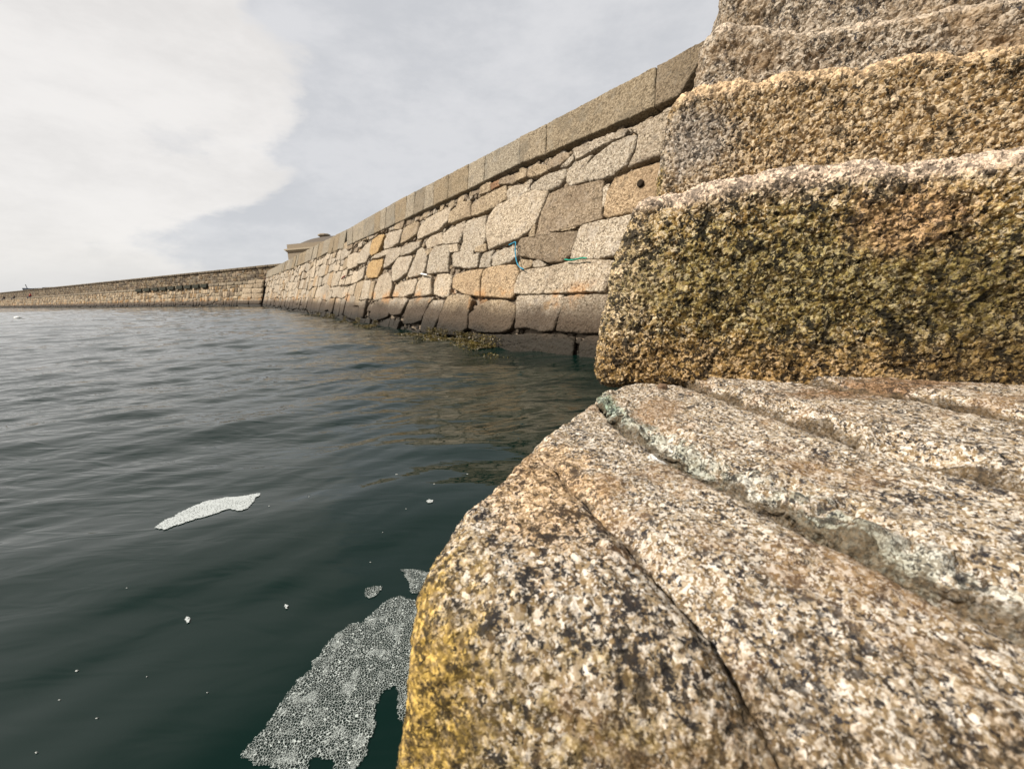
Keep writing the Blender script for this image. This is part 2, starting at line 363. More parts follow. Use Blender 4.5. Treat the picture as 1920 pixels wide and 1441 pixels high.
def strip(name, left, right, ztop, r, mat, wnom, yb=None, lipn=0.0, label=None, dens=.0014, lich=0.0):
    Hh = .62; Ln = .62
    xs = seg((0, min(wnom, .26), dens*1.5)) if wnom < .3 else seg((0, .3, .003), (.3, wnom, .01))
    ys = seg((0, .25, dens), (.25, Ln, dens*1.7))
    zs = seg((0, .40, .02), (.40, .56, .003), (.56, Hh, dens*1.4))
    q, N, Fc = rblock(xs, ys, zs, r)
    s = q[:, 0]/wnom; tt = q[:, 1]/Ln; zz = q[:, 2]-Hh+ztop
    # solve for y by fixed point: y depends on x through the slanting ends
    x = 0.2+0*s
    for _ in range(8):
        b = (yback(x) if yb is None else yb+0*x); y = yfront(x)+(b-yfront(x))*tt
        xl, xr = ip(left, y), ip(right, y); ov = .0025 if left is eL else .0005
        x = xl-ov+(xr-xl+ov*2)*s
    low = np.clip(ztop-zz, 0, 1)
    x2 = x-(1-s)*low*(.16 if left in (eL, fL) else 0)-rd[0]*0; y2 = y-low*.22*np.clip(1-tt*3, 0, 1)
    if lipn:      # hewn, ragged edge on the side facing the groove
        wgt = np.exp(-((s*wnom)/.045)**2)
        Pn = np.stack([x2, y2, zz], 1); x2 = x2+wgt*lipn*fbm(Pn, 34, 4); zz = zz+wgt*lipn*(fbm(Pn+5, 26, 4, .55)-.25)
    dR = np.clip((1-s)*wnom, 0, 1); dL = np.clip(s*wnom, 0, 1); Pn = np.stack([x2, y2, zz], 1)
    zz = zz-(.006 if left is eL else .011)*np.exp(-(dR/(.026 if left is eL else .018))**2)*(1+.7*fbm(Pn, 18, 3))-2.4*np.clip(.15-q[:, 1], 0, .2)**2
    o = mesh_obj(name, np.stack([x2, y2, zz], 1), Fc, mat, stair)
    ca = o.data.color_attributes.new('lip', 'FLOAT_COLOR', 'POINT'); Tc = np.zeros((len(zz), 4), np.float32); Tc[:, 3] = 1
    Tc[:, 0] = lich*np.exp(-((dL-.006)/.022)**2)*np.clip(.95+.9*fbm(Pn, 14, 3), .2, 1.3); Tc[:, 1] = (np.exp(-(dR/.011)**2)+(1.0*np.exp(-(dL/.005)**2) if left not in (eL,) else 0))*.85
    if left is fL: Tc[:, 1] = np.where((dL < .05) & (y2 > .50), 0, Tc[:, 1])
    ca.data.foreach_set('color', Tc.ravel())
    rough_up(o, [(5, .007, 3, False), (22, .0045, 3, False), (75, .0022, 3, True)], 3.1)
    if label: o['label'] = label
    return o
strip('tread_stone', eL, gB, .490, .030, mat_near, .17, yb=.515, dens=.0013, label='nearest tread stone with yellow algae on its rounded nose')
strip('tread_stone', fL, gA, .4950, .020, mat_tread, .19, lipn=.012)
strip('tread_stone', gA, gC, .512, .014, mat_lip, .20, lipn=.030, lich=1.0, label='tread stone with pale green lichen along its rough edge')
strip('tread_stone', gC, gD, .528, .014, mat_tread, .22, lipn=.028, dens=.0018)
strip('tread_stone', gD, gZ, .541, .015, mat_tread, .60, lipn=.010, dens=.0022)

mat_r1 = granite('granite_algae_riser', .0075, GOLD, lip=True, clus=1.0, micacol=(.02, .015, .008), edgecol=(.42, .33, .25), mica=.80, disp=.0014, pits=.8, pitd=1.5, chunk=.0064, chunk_amp=.0036, rough=.8, stains=[
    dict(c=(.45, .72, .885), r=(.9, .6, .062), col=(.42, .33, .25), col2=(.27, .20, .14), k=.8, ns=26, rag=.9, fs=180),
    dict(c=(.21, .80, .72), r=(.07, .10, .14), col=(.50, .40, .28), col2=(.30, .22, .12), k=.6, ns=28, rag=1.5, fs=180),
    dict(c=(.50, .72, .70), r=(.34, .30, .13), col=(.15, .125, .014), col2=(.022, .020, .006), k=.62, ns=42, rag=2.4, fs=160),
    dict(c=(.78, .6, .62), r=(.22, .30, .14), col=(.12, .085, .012), col2=(.03, .02, .005), k=.7, ns=42, rag=2.2, fs=160),
    dict(c=(.45, .7, .55), r=(.6, .5, .06), col=(.26, .14, .035), col2=(.10, .055, .015), k=.6, ns=40, rag=2.0),
    dict(c=(.60, .66, .78), r=(.08, .1, .05), col=(.42, .24, .12), k=.6, ns=30, rag=2.0)])
mat_r2 = granite('granite_gold_riser', .0085, lip=True, clus=.8, micacol=(.03, .022, .012), edgecol=(.38, .27, .16), cols= [(0, (.04, .026, .012)), (.3, (.17, .10, .035)), (.6, (.29, .19, .08)), (1, (.56, .44, .29))], mica=.55, disp=.001, pits=.6, pitd=1.2, chunk=.0085, chunk_amp=.0038, rough=.85, stains=[
    dict(c=(.47, 1.1, 1.05), r=(.10, .2, .10), col=(.34, .32, .30), col2=(.20, .19, .18), k=.6, ns=25, rag=1.8),
    dict(c=(.395, 1.20, 1.0), r=(.02, .09, .16), col=(.28, .19, .03), col2=(.05, .04, .015), k=.95, ns=40, rag=1.4),
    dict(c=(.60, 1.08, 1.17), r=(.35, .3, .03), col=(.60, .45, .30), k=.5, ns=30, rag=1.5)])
mat_r3 = granite('granite_grey_riser', .0095, GREYB, lip=True, clus=.6, edgecol=(.37, .30, .225), mica=.5, disp=.001, pits=.5, pitd=1.1, chunk=.0125, chunk_amp=.004, rough=.88, blotch=[((.27, .18, .095), 5, .46, .62, .6)])
def z5(L): return [(1100+a/2.3415, b/2.3415) for a, b in L]
def step(setback, zb, leftpx, toppx, zt, r, mat, dens, Ltot=1.7, depth=.62, fx=.95, label=None, lumps=1.0):
    P = C0+BK*setback+np.array([0, 0, zb-.5]); N = -BK
    Lx = np.array([[(Q-P)@rd, Q[2]] for Q in (on_plane(a, b, P, N) for a, b in leftpx)]); Lx = Lx[np.argsort(Lx[:, 1])]
    T = np.array([[(Q-P)@rd, Q[2]] for Q in (on_plane(a, b, P, N) for a, b in toppx)])
    H = zt-zb
    xs = seg((0, fx, dens), (fx, Ltot, .015)); ys = seg((0, .08, dens*1.6), (.08, depth, .012)); zs = seg((0, H, dens))
    q, N_, Fc = rblock(xs, ys, zs, r)
    zw = zb+q[:, 2]; fr = q[:, 2]/H
    xoff = np.interp(zw, Lx[:, 1], Lx[:, 0])
    a = np.clip(q[:, 0]/Ltot, 0, 1); x = xoff*(1-a)+q[:, 0]
    tz = np.interp(x, T[:, 0], T[:, 1]); zw = zb+(tz-zb)*fr*1.0
    # hold the top line in front, level off behind
    Wp = P[None, :2]+x[:, None]*rd[None, :2]+q[:, 1:2]*BK[None, :2]
    o = mesh_obj('step_block', np.column_stack([Wp, zw]), Fc, mat, stair)
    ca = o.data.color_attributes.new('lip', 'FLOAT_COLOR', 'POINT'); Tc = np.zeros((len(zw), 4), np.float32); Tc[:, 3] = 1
    Tc[:, 1] = .95*np.exp(-(q[:, 2]/.014)**2); Tc[:, 2] = np.exp(-((H-q[:, 2])/.030)**2); ca.data.foreach_set('color', Tc.ravel())  # foot darkened as painted crevice shade; top edge paler as weathered stone
    rough_up(o, [(3.2, .014*lumps, 2, False), (9, .009*lumps, 3, True), (38, .0055*lumps, 3, False), (110, .0026, 3, True)], zb*7)
    if label: o['label'] = label
    return o
L2 = [(1114, 730), (1118, 688), (1124, 656), (1133, 641), (1130, 621), (1134, 597), (1143, 557), (1156, 498), (1172, 452), (1186, 382), (1190, 365)]
T2 = z5([(200, 865), (260, 850), (340, 850), (420, 848), (520, 815), (700, 785), (900, 735), (1100, 715), (1280, 705), (1330, 715), (1420, 725), (1560, 700), (1750, 680), (1920, 660)])
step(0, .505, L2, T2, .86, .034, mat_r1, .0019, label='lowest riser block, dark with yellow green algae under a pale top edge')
L3 = [(1236, 362), (1240, 320), (1250, 260), (1258, 215), (1268, 180)]
T3 = z5([(400, 405), (480, 385), (560, 372), (680, 350), (750, 362), (850, 322), (1000, 292), (1160, 275), (1230, 295), (1300, 252), (1450, 220), (1600, 220), (1680, 232), (1800, 200), (1920, 180)])
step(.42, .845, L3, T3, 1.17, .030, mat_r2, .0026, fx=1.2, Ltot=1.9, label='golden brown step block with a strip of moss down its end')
L4 = [(1308, 175), (1314, 140), (1322, 110), (1345, 60), (1352, 44)]
T4 = z5([(590, 100), (680, 80), (760, 85), (850, 108), (950, 112), (1180, 106), (1250, 82), (1330, 62), (1450, 42), (1550, 35), (1640, 5), (1800, -15), (1920, -35)])
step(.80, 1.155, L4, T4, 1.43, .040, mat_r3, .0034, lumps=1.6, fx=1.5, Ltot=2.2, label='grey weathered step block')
L5 = [(1350, 60), (1362, 30), (1378, 0), (1386, -20)]
T5 = [(1380, -70), (1500, -85), (1700, -100), (1920, -130)]
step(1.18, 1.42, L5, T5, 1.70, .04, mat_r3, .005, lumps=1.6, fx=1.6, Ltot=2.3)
for k in range(3):      # the flight goes on above the frame
    P = C0+BK*(1.56+.38*k)+rd*.55+np.array([0, 0, 1.22+.29*k]); q, N_, Fc = rblock(seg((0, 2.0, .04)), seg((0, .6, .03)), seg((0, .28, .02)), .03)
    if P[2] > 2.3: break
    o = mesh_obj('step_block', P+q[:, :1]*rd+q[:, 1:2]*BK+q[:, 2:3]*np.array([0, 0, 1]), Fc, mat_r3, stair); rough_up(o, [(6, .012, 3, False), (30, .004, 3, False)], k)
# lower step and the solid core under the flight
q, N_, Fc = rblock(seg((0, 1.9, .02)), seg((0, .6, .02)), seg((0, .7, .02)), .03)
P = np.array([-.15, .235+.03, -.56])-BK*.50; o = mesh_obj('step_block', P+q[:, :1]*rd+q[:, 1:2]*BK+q[:, 2:3]*np.array([0, 0, 1]), Fc, mat_tread, stair); rough_up(o, [(6, .01, 3, False), (30, .004, 3, False)], 4)
for x0, L_, y0, D_, zt in ((.18, 1.7, .30, 2.2, .42), (.40, 1.7, .56, 2.0, .80), (.62, 1.7, .95, 1.8, 1.12), (.85, 1.6, 1.35, 1.5, 1.38)):
    q, N_, Fc = rblock(seg((0, L_, .06)), seg((0, D_, .06)), seg((-1.2, zt, .06)), .03)
    o = mesh_obj('core_masonry', C0*[1, 1, 0]+rd*(x0-.17)+BK*(y0-.1)+q[:, :1]*rd+q[:, 1:2]*BK+q[:, 2:3]*np.array([0, 0, 1]), Fc, mat_r3, stair)

# ================================================================== HARBOUR WALL
AZW = R(-34.8); D0 = np.array([math.sin(AZW), math.cos(AZW), 0]); NW = np.array([-math.cos(AZW), math.sin(AZW), 0]); BAT = .33
P0 = -NW*4.16*CAMH; NF = (NW+np.array([0, 0, BAT])); NF /= np.linalg.norm(NF)
UP = np.array([0, 0, 1.0])-BAT*NW; kz = 1.0    # P = P0 + s*D0 + z*UP  (+ d*NF)
def wall_sz(px, py):
    Q = on_plane(px, py, P0, NF); return Q@D0, Q[2]
mat_wall = granite('granite_wall', .014, WALLC, mica=.10, disp=.0012, chunk=.03, chunk_amp=.0050, pits=.5, pitd=1.0, rough=.9, use_tint=True, wet=True, speck_contrast=.8, micacol=(.16, .14, .125),
                   blotch=[((.20, .155, .11), 2.6, .50, .64, .45), ((.36, .32, .27), 4.5, .54, .66, .4), ((.12, .10, .08), 7, .60, .70, .5)])
mat_cop = granite('granite_coping', .014, [(0, (.08, .06, .036)), (.5, (.19, .152, .102)), (1, (.33, .28, .205))], mica=.25, disp=.0012, chunk=.022, chunk_amp=.0036, pits=.5, rough=.92, use_tint=True, micacol=(.14, .13, .115),
                  blotch=[((.10, .09, .07), 2.5, .5, .66, .45), ((.26, .24, .20), 6, .54, .68, .4)])
m, t = new_mat('rubble_core'); p = t.n('ShaderNodeTexCoord').outputs['Object']
vz = t.n('ShaderNodeTexVoronoi', {'Vector': p, 'Scale': 14.0})
c_ = t.mix(t.noise(p, 9, 4, .6), (.11, .085, .06), (.25, .20, .15)); dn = t.n('ShaderNodeDisplacement', {'Height': t.m('MULTIPLY', vz.outputs[0], -.03), 'Midlevel': 0.0, 'Scale': 1.0})
t.n('ShaderNodeOutputMaterial', {0: t.n('ShaderNodeBsdfPrincipled', {'Base Color': c_, 'Roughness': .95, 'Specular IOR Level': .1}).outputs[0], 2: dn.outputs[0]}); mat_core = m; m.displacement_method = 'BOTH'

def stone_geo(poly, spacing, depth=.14, rho=None, proud=0.0, seed=0, lump=1.0, corner=3, base=P0, DD=D0, UU=UP, NN=NF, rim=1.0):
    """poly in (s,z) on the face; returns V,F of one pillow-faced stone"""
    pl = np.array(poly, float); A = .5*np.sum(pl[:, 0]*np.roll(pl[:, 1], -1)-np.roll(pl[:, 0], -1)*pl[:, 1])
    if A < 0: pl = pl[::-1]
    size = math.sqrt(abs(A)); nx = np.roll(pl, -1, 0); L = np.linalg.norm(nx-pl, axis=1); per = L.sum()
    M = int(np.clip(per/spacing, 20, 420)); cum = np.concatenate([[0], np.cumsum(L)]); d = np.linspace(0, per, M, endpoint=False)
    pc = np.vstack([pl, pl[:1]]); B = np.stack([np.interp(d, cum, pc[:, 0]), np.interp(d, cum, pc[:, 1])], 1)
    ns = max(1, int(corner*size*.009*M/per)) if corner else 0
    for _ in range(min(ns*4, 60)): B = B*.5+.25*(np.roll(B, 1, 0)+np.roll(B, -1, 0))
    P3 = np.column_stack([B*1.0, np.full(M, seed*1.7)])
    if rim: B = B+np.column_stack([fbm(P3, 9, 3), fbm(P3+31, 9, 3)])*.013*rim*min(1, size/.25)
    c = B.mean(0); rho = rho or min(.024, .075*size); Rm = max(np.percentile(np.linalg.norm(B-c, axis=1), 40), rho*1.5)
    nr = int(np.clip(Rm/spacing, 4, 70)); t1 = 1-rho/Rm
    T = [(t_, 0.0) for t_ in np.linspace(0, t1, nr+1)[1:]]
    na = max(3, int(rho*1.6/spacing)+2)
    for k in range(1, na+1): ph = k/na*math.pi/2; T.append((t1+(1-t1)*math.sin(ph), -rho*(1-math.cos(ph))))
    nd = 2
    for k in range(1, nd+1): T.append((1.0-.03*k, -rho-(depth-rho)*k/nd))
    V = [np.array([[c[0], c[1], 0.0]])]
    for t_, h_ in T: V.append(np.column_stack([c+(B-c)*t_, np.full(M, h_)]))
    V = np.vstack(V); rad = np.concatenate([[0], np.repeat([a for a, _ in T], M)])
    g = np.random.default_rng(seed+99); tilt = g.normal(size=2)*.022
    Q = np.column_stack([V[:, 0], V[:, 1], V[:, 2]*0+seed*3.3])
    hh = (1-rad**4)*.006*lump*min(1, size/.3)+lump*min(1, size/.25)*(.014*fbm(Q, 3.2, 3)+.010*fbm(Q, 11, 3, .6, True)+.006*fbm(Q, 34, 3, .6)*(spacing < .02))
    hh = hh+((V[:, 0]-c[0])*tilt[0]+(V[:, 1]-c[1])*tilt[1])*lump+proud
    hh = np.where(V[:, 2] < -rho*1.01, proud, hh); V[:, 2] += hh
    W3 = base+V[:, :1]*DD+V[:, 1:2]*UU+V[:, 2:3]*NN
    nR = len(T); j = np.arange(M); jn = (j+1) % M
    F3 = [np.stack([0*j, 1+j, 1+jn, 1+jn], 1)]
    for r_ in range(nR-1): a = 1+r_*M; b = a+M; F3.append(np.stack([a+j, b+j, b+jn, a+jn], 1))
    return W3, np.vstack(F3)
def fix_fan(F):     # degenerate quads of the fan become proper by collapsing through a tiny split
    return F

def stone_obj(name, V, F, mat, parent, tint):
    # first M faces are triangles written as quads with a repeated vertex
    me = bpy.data.meshes.new(name); tri = F[:, 2] == F[:, 3]
    loops = np.concatenate([F[tri][:, :3].ravel(), F[~tri].ravel()]).astype(np.int32)
    nt, nq = tri.sum(), (~tri).sum(); tot = np.concatenate([np.full(nt, 3), np.full(nq, 4)]).astype(np.int32)
    st_ = np.concatenate([[0], np.cumsum(tot)[:-1]]).astype(np.int32)
    me.vertices.add(len(V)); me.vertices.foreach_set('co', V.astype(np.float32).ravel()); me.loops.add(len(loops)); me.loops.foreach_set('vertex_index', loops)
    me.polygons.add(nt+nq); me.polygons.foreach_set('loop_start', st_)
    me.update(calc_edges=True); me.polygons.foreach_set('use_smooth', np.ones(nt+nq, bool))
    ca = me.color_attributes.new('tint', 'FLOAT_COLOR', 'POINT'); Tc = np.ones((len(V), 4), np.float32); Tc[:, :3] = tint; ca.data.foreach_set('color', Tc.ravel())
    me.materials.append(mat); o = bpy.data.objects.new(name, me); return link(o, parent)

wall = empty('harbour_wall', 'long battered wall of fitted granite rubble running away beside the water', 'wall')
wall_anchor = wall
def z6(L): return [(560+a/2.6667, 180+b/2.6667) for a, b in L]
# colour multipliers
NT_ = (1, 1, 1); GY = (.90, .91, .92); BR = (.66, .60, .53); TN = (.88, .81, .70); OR = (.95, .82, .66); GO = (.98, .78, .48); LT = (1.08, 1.06, 1.03); DK = (.60, .55, .50); RD = (.60, .40, .28); DG = (.74, .72, .69)
TR = [
 (NT_, [(1370, 268), (1440, 235), (1560, 188), (1645, 162), (1622, 205), (1560, 228), (1480, 268), (1385, 318)]),
 (GY, [(1440, 345), (1480, 300), (1560, 240), (1640, 205), (1690, 200), (1680, 260), (1640, 345), (1560, 400), (1470, 425), (1425, 425)]),
 (DG, [(1650, 165), (1780, 105), (1890, 45), (1930, 110), (1850, 285), (1650, 355), (1690, 270), (1700, 195)]),
 (NT_, [(1345, 365), (1400, 325), (1470, 293), (1440, 345), (1420, 425), (1350, 445), (1330, 420)]),
 (BR, [(1250, 328), (1310, 285), (1362, 282), (1350, 308), (1305, 348), (1250, 372), (1240, 350)]),
 (GY, [(1310, 348), (1370, 287), (1370, 318), (1340, 350), (1303, 357)]),
 (TN, [(1140, 370), (1190, 335), (1238, 345), (1240, 375), (1160, 408), (1140, 400)]),
 (GY, [(1165, 450), (1230, 400), (1330, 362), (1335, 400), (1300, 450), (1240, 478), (1165, 475)]),
 (TN, [(1085, 395), (1120, 365), (1143, 362), (1138, 405), (1085, 430)]),
 (BR, [(1010, 418), (1085, 388), (1083, 425), (1070, 440), (1005, 445)]),
 (RD, [(955, 440), (1003, 415), (1000, 445), (960, 470)]),
 (TN, [(905, 455), (953, 422), (960, 430), (953, 475), (900, 495)]),
 (NT_, [(1040, 470), (1080, 445), (1145, 438), (1155, 470), (1100, 510), (1042, 530)]),
 (TN, [(858, 545), (900, 510), (1038, 447), (1040, 520), (1000, 545), (900, 590), (858, 598)]),
 (TN, [(752, 610), (762, 580), (820, 530), (855, 520), (856, 600), (800, 622), (752, 640)]),
 (LT, [(590, 690), (600, 650), (640, 610), (740, 560), (757, 560), (747, 620), (700, 670), (588, 715)]),
 (OR, [(1528, 600), (1545, 480), (1580, 412), (1700, 362), (1830, 322), (1900, 400), (1800, 520), (1680, 580), (1545, 608)]),
 (BR, [(1185, 690), (1200, 620), (1250, 490), (1310, 465), (1500, 425), (1525, 430), (1512, 480), (1512, 612), (1400, 650), (1300, 672), (1200, 692)]),
 (NT_, [(1522, 452), (1555, 435), (1532, 540), (1517, 560)]),
 (LT, [(935, 650), (950, 600), (1000, 540), (1180, 473), (1248, 480), (1228, 530), (1180, 640), (1140, 682), (1100, 710), (1010, 740), (950, 765), (938, 700)]),
 (TN, [(1150, 692), (1177, 642), (1188, 640), (1180, 702), (1150, 706)]),
 (NT_, [(825, 640), (850, 620), (935, 597), (930, 640), (932, 720), (905, 755), (870, 775), (800, 770), (815, 730)]),
 (NT_, [(720, 690), (750, 665), (827, 622), (820, 670), (798, 735), (720, 740)]),
 (LT, [(630, 730), (660, 700), (718, 680), (720, 740), (640, 765)]),
 (NT_, [(1357, 810), (1375, 740), (1400, 655), (1420, 640), (1680, 590), (1660, 680), (1600, 785), (1560, 800), (1480, 815)]),
 (BR, [(1095, 732), (1110, 712), (1220, 682), (1310, 682), (1388, 672), (1385, 702), (1355, 790), (1310, 830), (1250, 830), (1150, 805), (1100, 800)]),
 (TN, [(1310, 664), (1368, 647), (1390, 662), (1310, 677)]),
 (GY, [(965, 800), (985, 780), (1030, 760), (1088, 747), (1088, 800), (1060, 825), (1000, 848), (965, 850)]),
 (GY, [(905, 815), (922, 782), (975, 770), (963, 800), (958, 853), (900, 858)]),
 (GY, [(862, 790), (905, 782), (900, 800), (893, 856), (858, 858)]),
 (GY, [(765, 790), (780, 775), (866, 768), (860, 830), (853, 860), (765, 850)]),
 (TN, [(880, 757), (935, 734), (935, 770), (920, 778), (880, 780)]),
 (LT, [(752, 745), (795, 738), (797, 778), (755, 782)]),
 (GY, [(640, 865), (652, 790), (680, 750), (750, 742), (745, 800), (738, 875), (640, 887)]),
 (TN, [(1095, 832), (1110, 814), (1168, 820), (1165, 848), (1130, 865), (1100, 862)]),
 (GY, [(1170, 825), (1200, 815), (1235, 840), (1220, 853), (1170, 857)]),
 (LT, [(1080, 985), (1085, 945), (1105, 895), (1140, 867), (1250, 857), (1340, 830), (1400, 820), (1572, 822), (1562, 860), (1532, 930), (1522, 975), (1380, 980), (1200, 990), (1100, 990)]),
 (OR, [(770, 960), (770, 910), (790, 890), (850, 870), (920, 865), (900, 920), (903, 1000), (830, 990), (780, 965)]),
 (OR, [(910, 920), (922, 867), (960, 850), (1080, 842), (1100, 880), (1080, 930), (1075, 990), (1060, 1010), (960, 1002), (908, 1000)]),
 (LT, [(672, 990), (670, 940), (690, 890), (740, 887), (763, 897), (758, 950), (748, 1000), (720, 1005)]),
 (LT, [(580, 1000), (595, 930), (625, 897), (663, 897), (660, 940), (663, 990), (630, 1000)]),
 (LT, [(465, 1000), (480, 950), (520, 927), (590, 914), (588, 940), (573, 985), (520, 1005)]),
 (LT, [(365, 1015), (375, 960), (400, 905), (440, 880), (463, 905), (463, 960), (450, 1000), (380, 1018)]),
 (NT_, [(1087, 1080), (1087, 1003), (1110, 994), (1318, 994), (1312, 1050), (1270, 1170), (1220, 1180), (1150, 1160), (1082, 1160)]),
 (DG, [(1280, 1170), (1290, 1080), (1325, 1000), (1400, 992), (1640, 992), (1600, 1070), (1560, 1180), (1400, 1185)]),
 (TN, [(850, 1160), (850, 1090), (900, 1042), (960, 1020), (1040, 1022), (1085, 1050), (1080, 1090), (1058, 1160), (1030, 1180), (900, 1180)]),
 (TN, [(680, 1185), (700, 1100), (740, 1004), (770, 994), (850, 998), (866, 1020), (848, 1080), (843, 1160), (800, 1195), (690, 1190)]),
 (NT_, [(605, 1165), (625, 1080), (660, 1022), (722, 1022), (715, 1060), (678, 1150), (658, 1183), (610, 1180)]),
 (DG, [(510, 1130), (525, 1070), (550, 1017), (600, 1008), (680, 1008), (650, 1040), (610, 1120), (570, 1135), (520, 1138)]),
 (NT_, [(450, 1080), (455, 1030), (480, 1010), (535, 1010), (543, 1020), (508, 1090), (470, 1098)]),
 (DG, [(360, 1110), (370, 1050), (410, 1014), (463, 1012), (453, 1050), (438, 1100), (380, 1125)]),
 (TN, [(885, 1235), (900, 1192), (1080, 1192), (1180, 1187), (1330, 1192), (1367, 1225), (1357, 1310), (1200, 1310), (1000, 1275), (890, 1250)]),
 (DK, [(1390, 1320), (1400, 1230), (1440, 1197), (1640, 1195), (1620, 1250), (1580, 1350), (1390, 1350)]),
 (NT_, [(540, 895), (560, 850), (590, 770), (615, 755), (640, 790), (632, 850), (618, 890), (550, 905)]),
 (NT_, [(470, 920), (470, 860), (500, 810), (560, 797), (563, 810), (540, 880), (500, 915), (475, 928)]),
 (TN, [(622, 780), (660, 760), (678, 760), (648, 790), (638, 800)]),
 (NT_, [(512, 800), (515, 760), (560, 732), (603, 727), (600, 755), (560, 785)]),
 (NT_, [(420, 860), (430, 810), (450, 762), (508, 757), (508, 790), (490, 810), (445, 850)]),
 (GO, [(335, 890), (345, 840), (365, 822), (415, 814), (413, 850), (390, 905), (345, 910)]),
 (NT_, [(370, 815), (385, 797), (440, 765), (448, 767), (443, 790), (400, 810)]),
 (GO, [(355, 780), (370, 720), (400, 697), (430, 692), (422, 720), (398, 780), (365, 800)]),
 (NT_, [(422, 765), (425, 720), (445, 682), (518, 667), (512, 690), (498, 735), (450, 760)]),
 (TN, [(510, 740), (520, 690), (540, 652), (590, 627), (598, 632), (583, 688), (550, 715)]),
 (NT_, [(290, 840), (300, 790), (330, 745), (358, 727), (353, 790), (330, 830)]),
 (LT, [(240, 850), (250, 800), (280, 782), (308, 787), (290, 850), (250, 865)]),
]
polys = []
for ti, (tc_, L) in enumerate(TR): polys.append((np.array([wall_sz(*q) for q in z6(L)]), tc_))
def inside(pt, pl):
    x, y = pt; c = False; n = len(pl); j = n-1
    for i in range(n):
        if (pl[i][1] > y) != (pl[j][1] > y) and x < (pl[j][0]-pl[i][0])*(y-pl[i][1])/(pl[j][1]-pl[i][1])+pl[i][0]: c = not c
        j = i
    return c
def pinside(pts, pl):
    x = pts[:, 0]; y = pts[:, 1]; c = np.zeros(len(x), bool); j = len(pl)-1
    for i in range(len(pl)):
        xi, yi = pl[i]; xj, yj = pl[j]
        if yi != yj: c ^= ((yi > y) != (yj > y)) & (x < (xj-xi)*(y-yi)/(yj-yi)+xi)
        j = i
    return c
parts_stones = []; rest_V = []; rest_F = []; rest_T = []; rk = 0
for k, (pl, tc_) in enumerate(polys):
    dist = np.linalg.norm(P0+pl[:, 0].mean()*D0-EYE*0); sp = max(.006, dist*.0016)
    jit = 1+.05*RNG.normal(); g = pl.mean(0)
    V, F = stone_geo(g+(pl-g)*1.03, sp, seed=k, proud=RNG.uniform(-.012, .012))
    stone_obj('wall_stone', V, F, mat_wall, wall, np.array(tc_)*jit)
n_parts = len(polys)
# procedural courses for the rest of the face
allp = polys
rows = [-.45, -.18, .10, .60, 1.0, 1.42, 1.80, 2.12, 2.35]
def jn(i, r): 
    g = np.random.default_rng(i*131+r*7919+5); return g.normal(size=2)
stones = []
for ri in range(len(rows)-1):
    z0, z1 = rows[ri], rows[ri+1]; s = -1.6; hgt = z1-z0; ci = 0
    g = np.random.default_rng(ri+50); left = []
    while s < 39.9:
        wd = hgt*g.uniform(.75, 1.9) if ri < 7 else hgt*g.uniform(.8, 2.2)
        wd = max(wd, .16); e = min(s+wd, 40.0); stones.append((ri, s, e, z0, z1)); s = e
cnt = 0; far_c = []
und = lambda s, ri: .05*math.sin(s*1.1+ri*2.1)+.045*math.sin(s*2.9+ri*1.3)+.03*math.sin(s*6.3+ri)
for ri, a, b, z0, z1 in stones:
    g = np.random.default_rng(int((a+20)*997)+ri)
    u0 = 0 if ri == 0 else 1; u1 = 0 if ri == len(rows)-2 else 1
    z0a, z0b, z1a, z1b = z0+u0*und(a, ri), z0+u0*und(b, ri), z1+u1*und(a, ri+1), z1+u1*und(b, ri+1)
    ja = np.random.default_rng(int((a+20)*1000)+ri+7).normal()*.04; jb = np.random.default_rng(int((b+20)*1000)+ri+7).normal()*.04
    gap = .004
    subs = []
    if g.random() < .22 and z1-z0 > .3 and b-a > .3:      # two stones one over the other
        zm = z0+(z1-z0)*g.uniform(.4, .65); subs = [(z0a, z0b, zm, zm), (zm, zm, z1a, z1b)]
    else: subs = [(z0a, z0b, z1a, z1b)]
    for (p0, p1, p2, p3) in subs:
        md = (a+b)/2
        pl = np.array([(a-ja+gap, p0+gap), (md, (p0+p1)/2+gap+g.normal()*.02), (b-jb-gap, p1+gap), (b+g.normal()*.012, (p1+p3)/2), (b+jb-gap, p3-gap), (md+g.normal()*.05, (p2+p3)/2-gap+g.normal()*.02), (a+ja+gap, p2-gap), (a+g.normal()*.012, (p0+p2)/2)])
        c = pl.mean(0)
        dist = max(2.5, math.hypot(*(P0+c[0]*D0)[:2]))
        if c[0] < 13.8:
            smp = np.vstack([c+(pl-c)*f_ for f_ in (0, .35, .7, .95)])
            hit = np.zeros(len(smp), bool)
            for q, _ in allp:
                if abs(q[:, 0].mean()-c[0]) < 2: hit |= pinside(smp, q)
            fr = hit.mean()
            if fr > .30: continue
            if fr > 0.0:
                # shrink towards the free part
                free = smp[~hit].mean(0); pl = free+(pl-c)*(.62 if fr < .15 else .42); pr = -.035
            else: pr = g.uniform(-.018, .014)
        else: pr = g.uniform(-.02, .018)
        sp = max(.012, dist*.0022)
        V, F = stone_geo(pl, sp, seed=cnt+200, proud=pr, depth=.12)
        cx = g.random(); tc_ = (np.array([NT_, LT, GY, TN, LT, NT_, BR, NT_])[g.integers(8)] if cx > .05 else np.array(OR))
        if ri >= 7: tc_ = np.array([TN, BR, NT_, BR])[g.integers(4)]
        tc_ = tc_*(1+.06*g.normal()); cnt += 1
        if 9.5 < c[0] < 15 and n_parts < 100 and ri < 7 and ri > 1:
            stone_obj('wall_stone', V, F, mat_wall, wall, tc_); n_parts += 1
        else:
            rest_V.append(V); rest_F.append(F+rk); rk += len(V); rest_T.append(np.tile(tc_, (len(V), 1)))
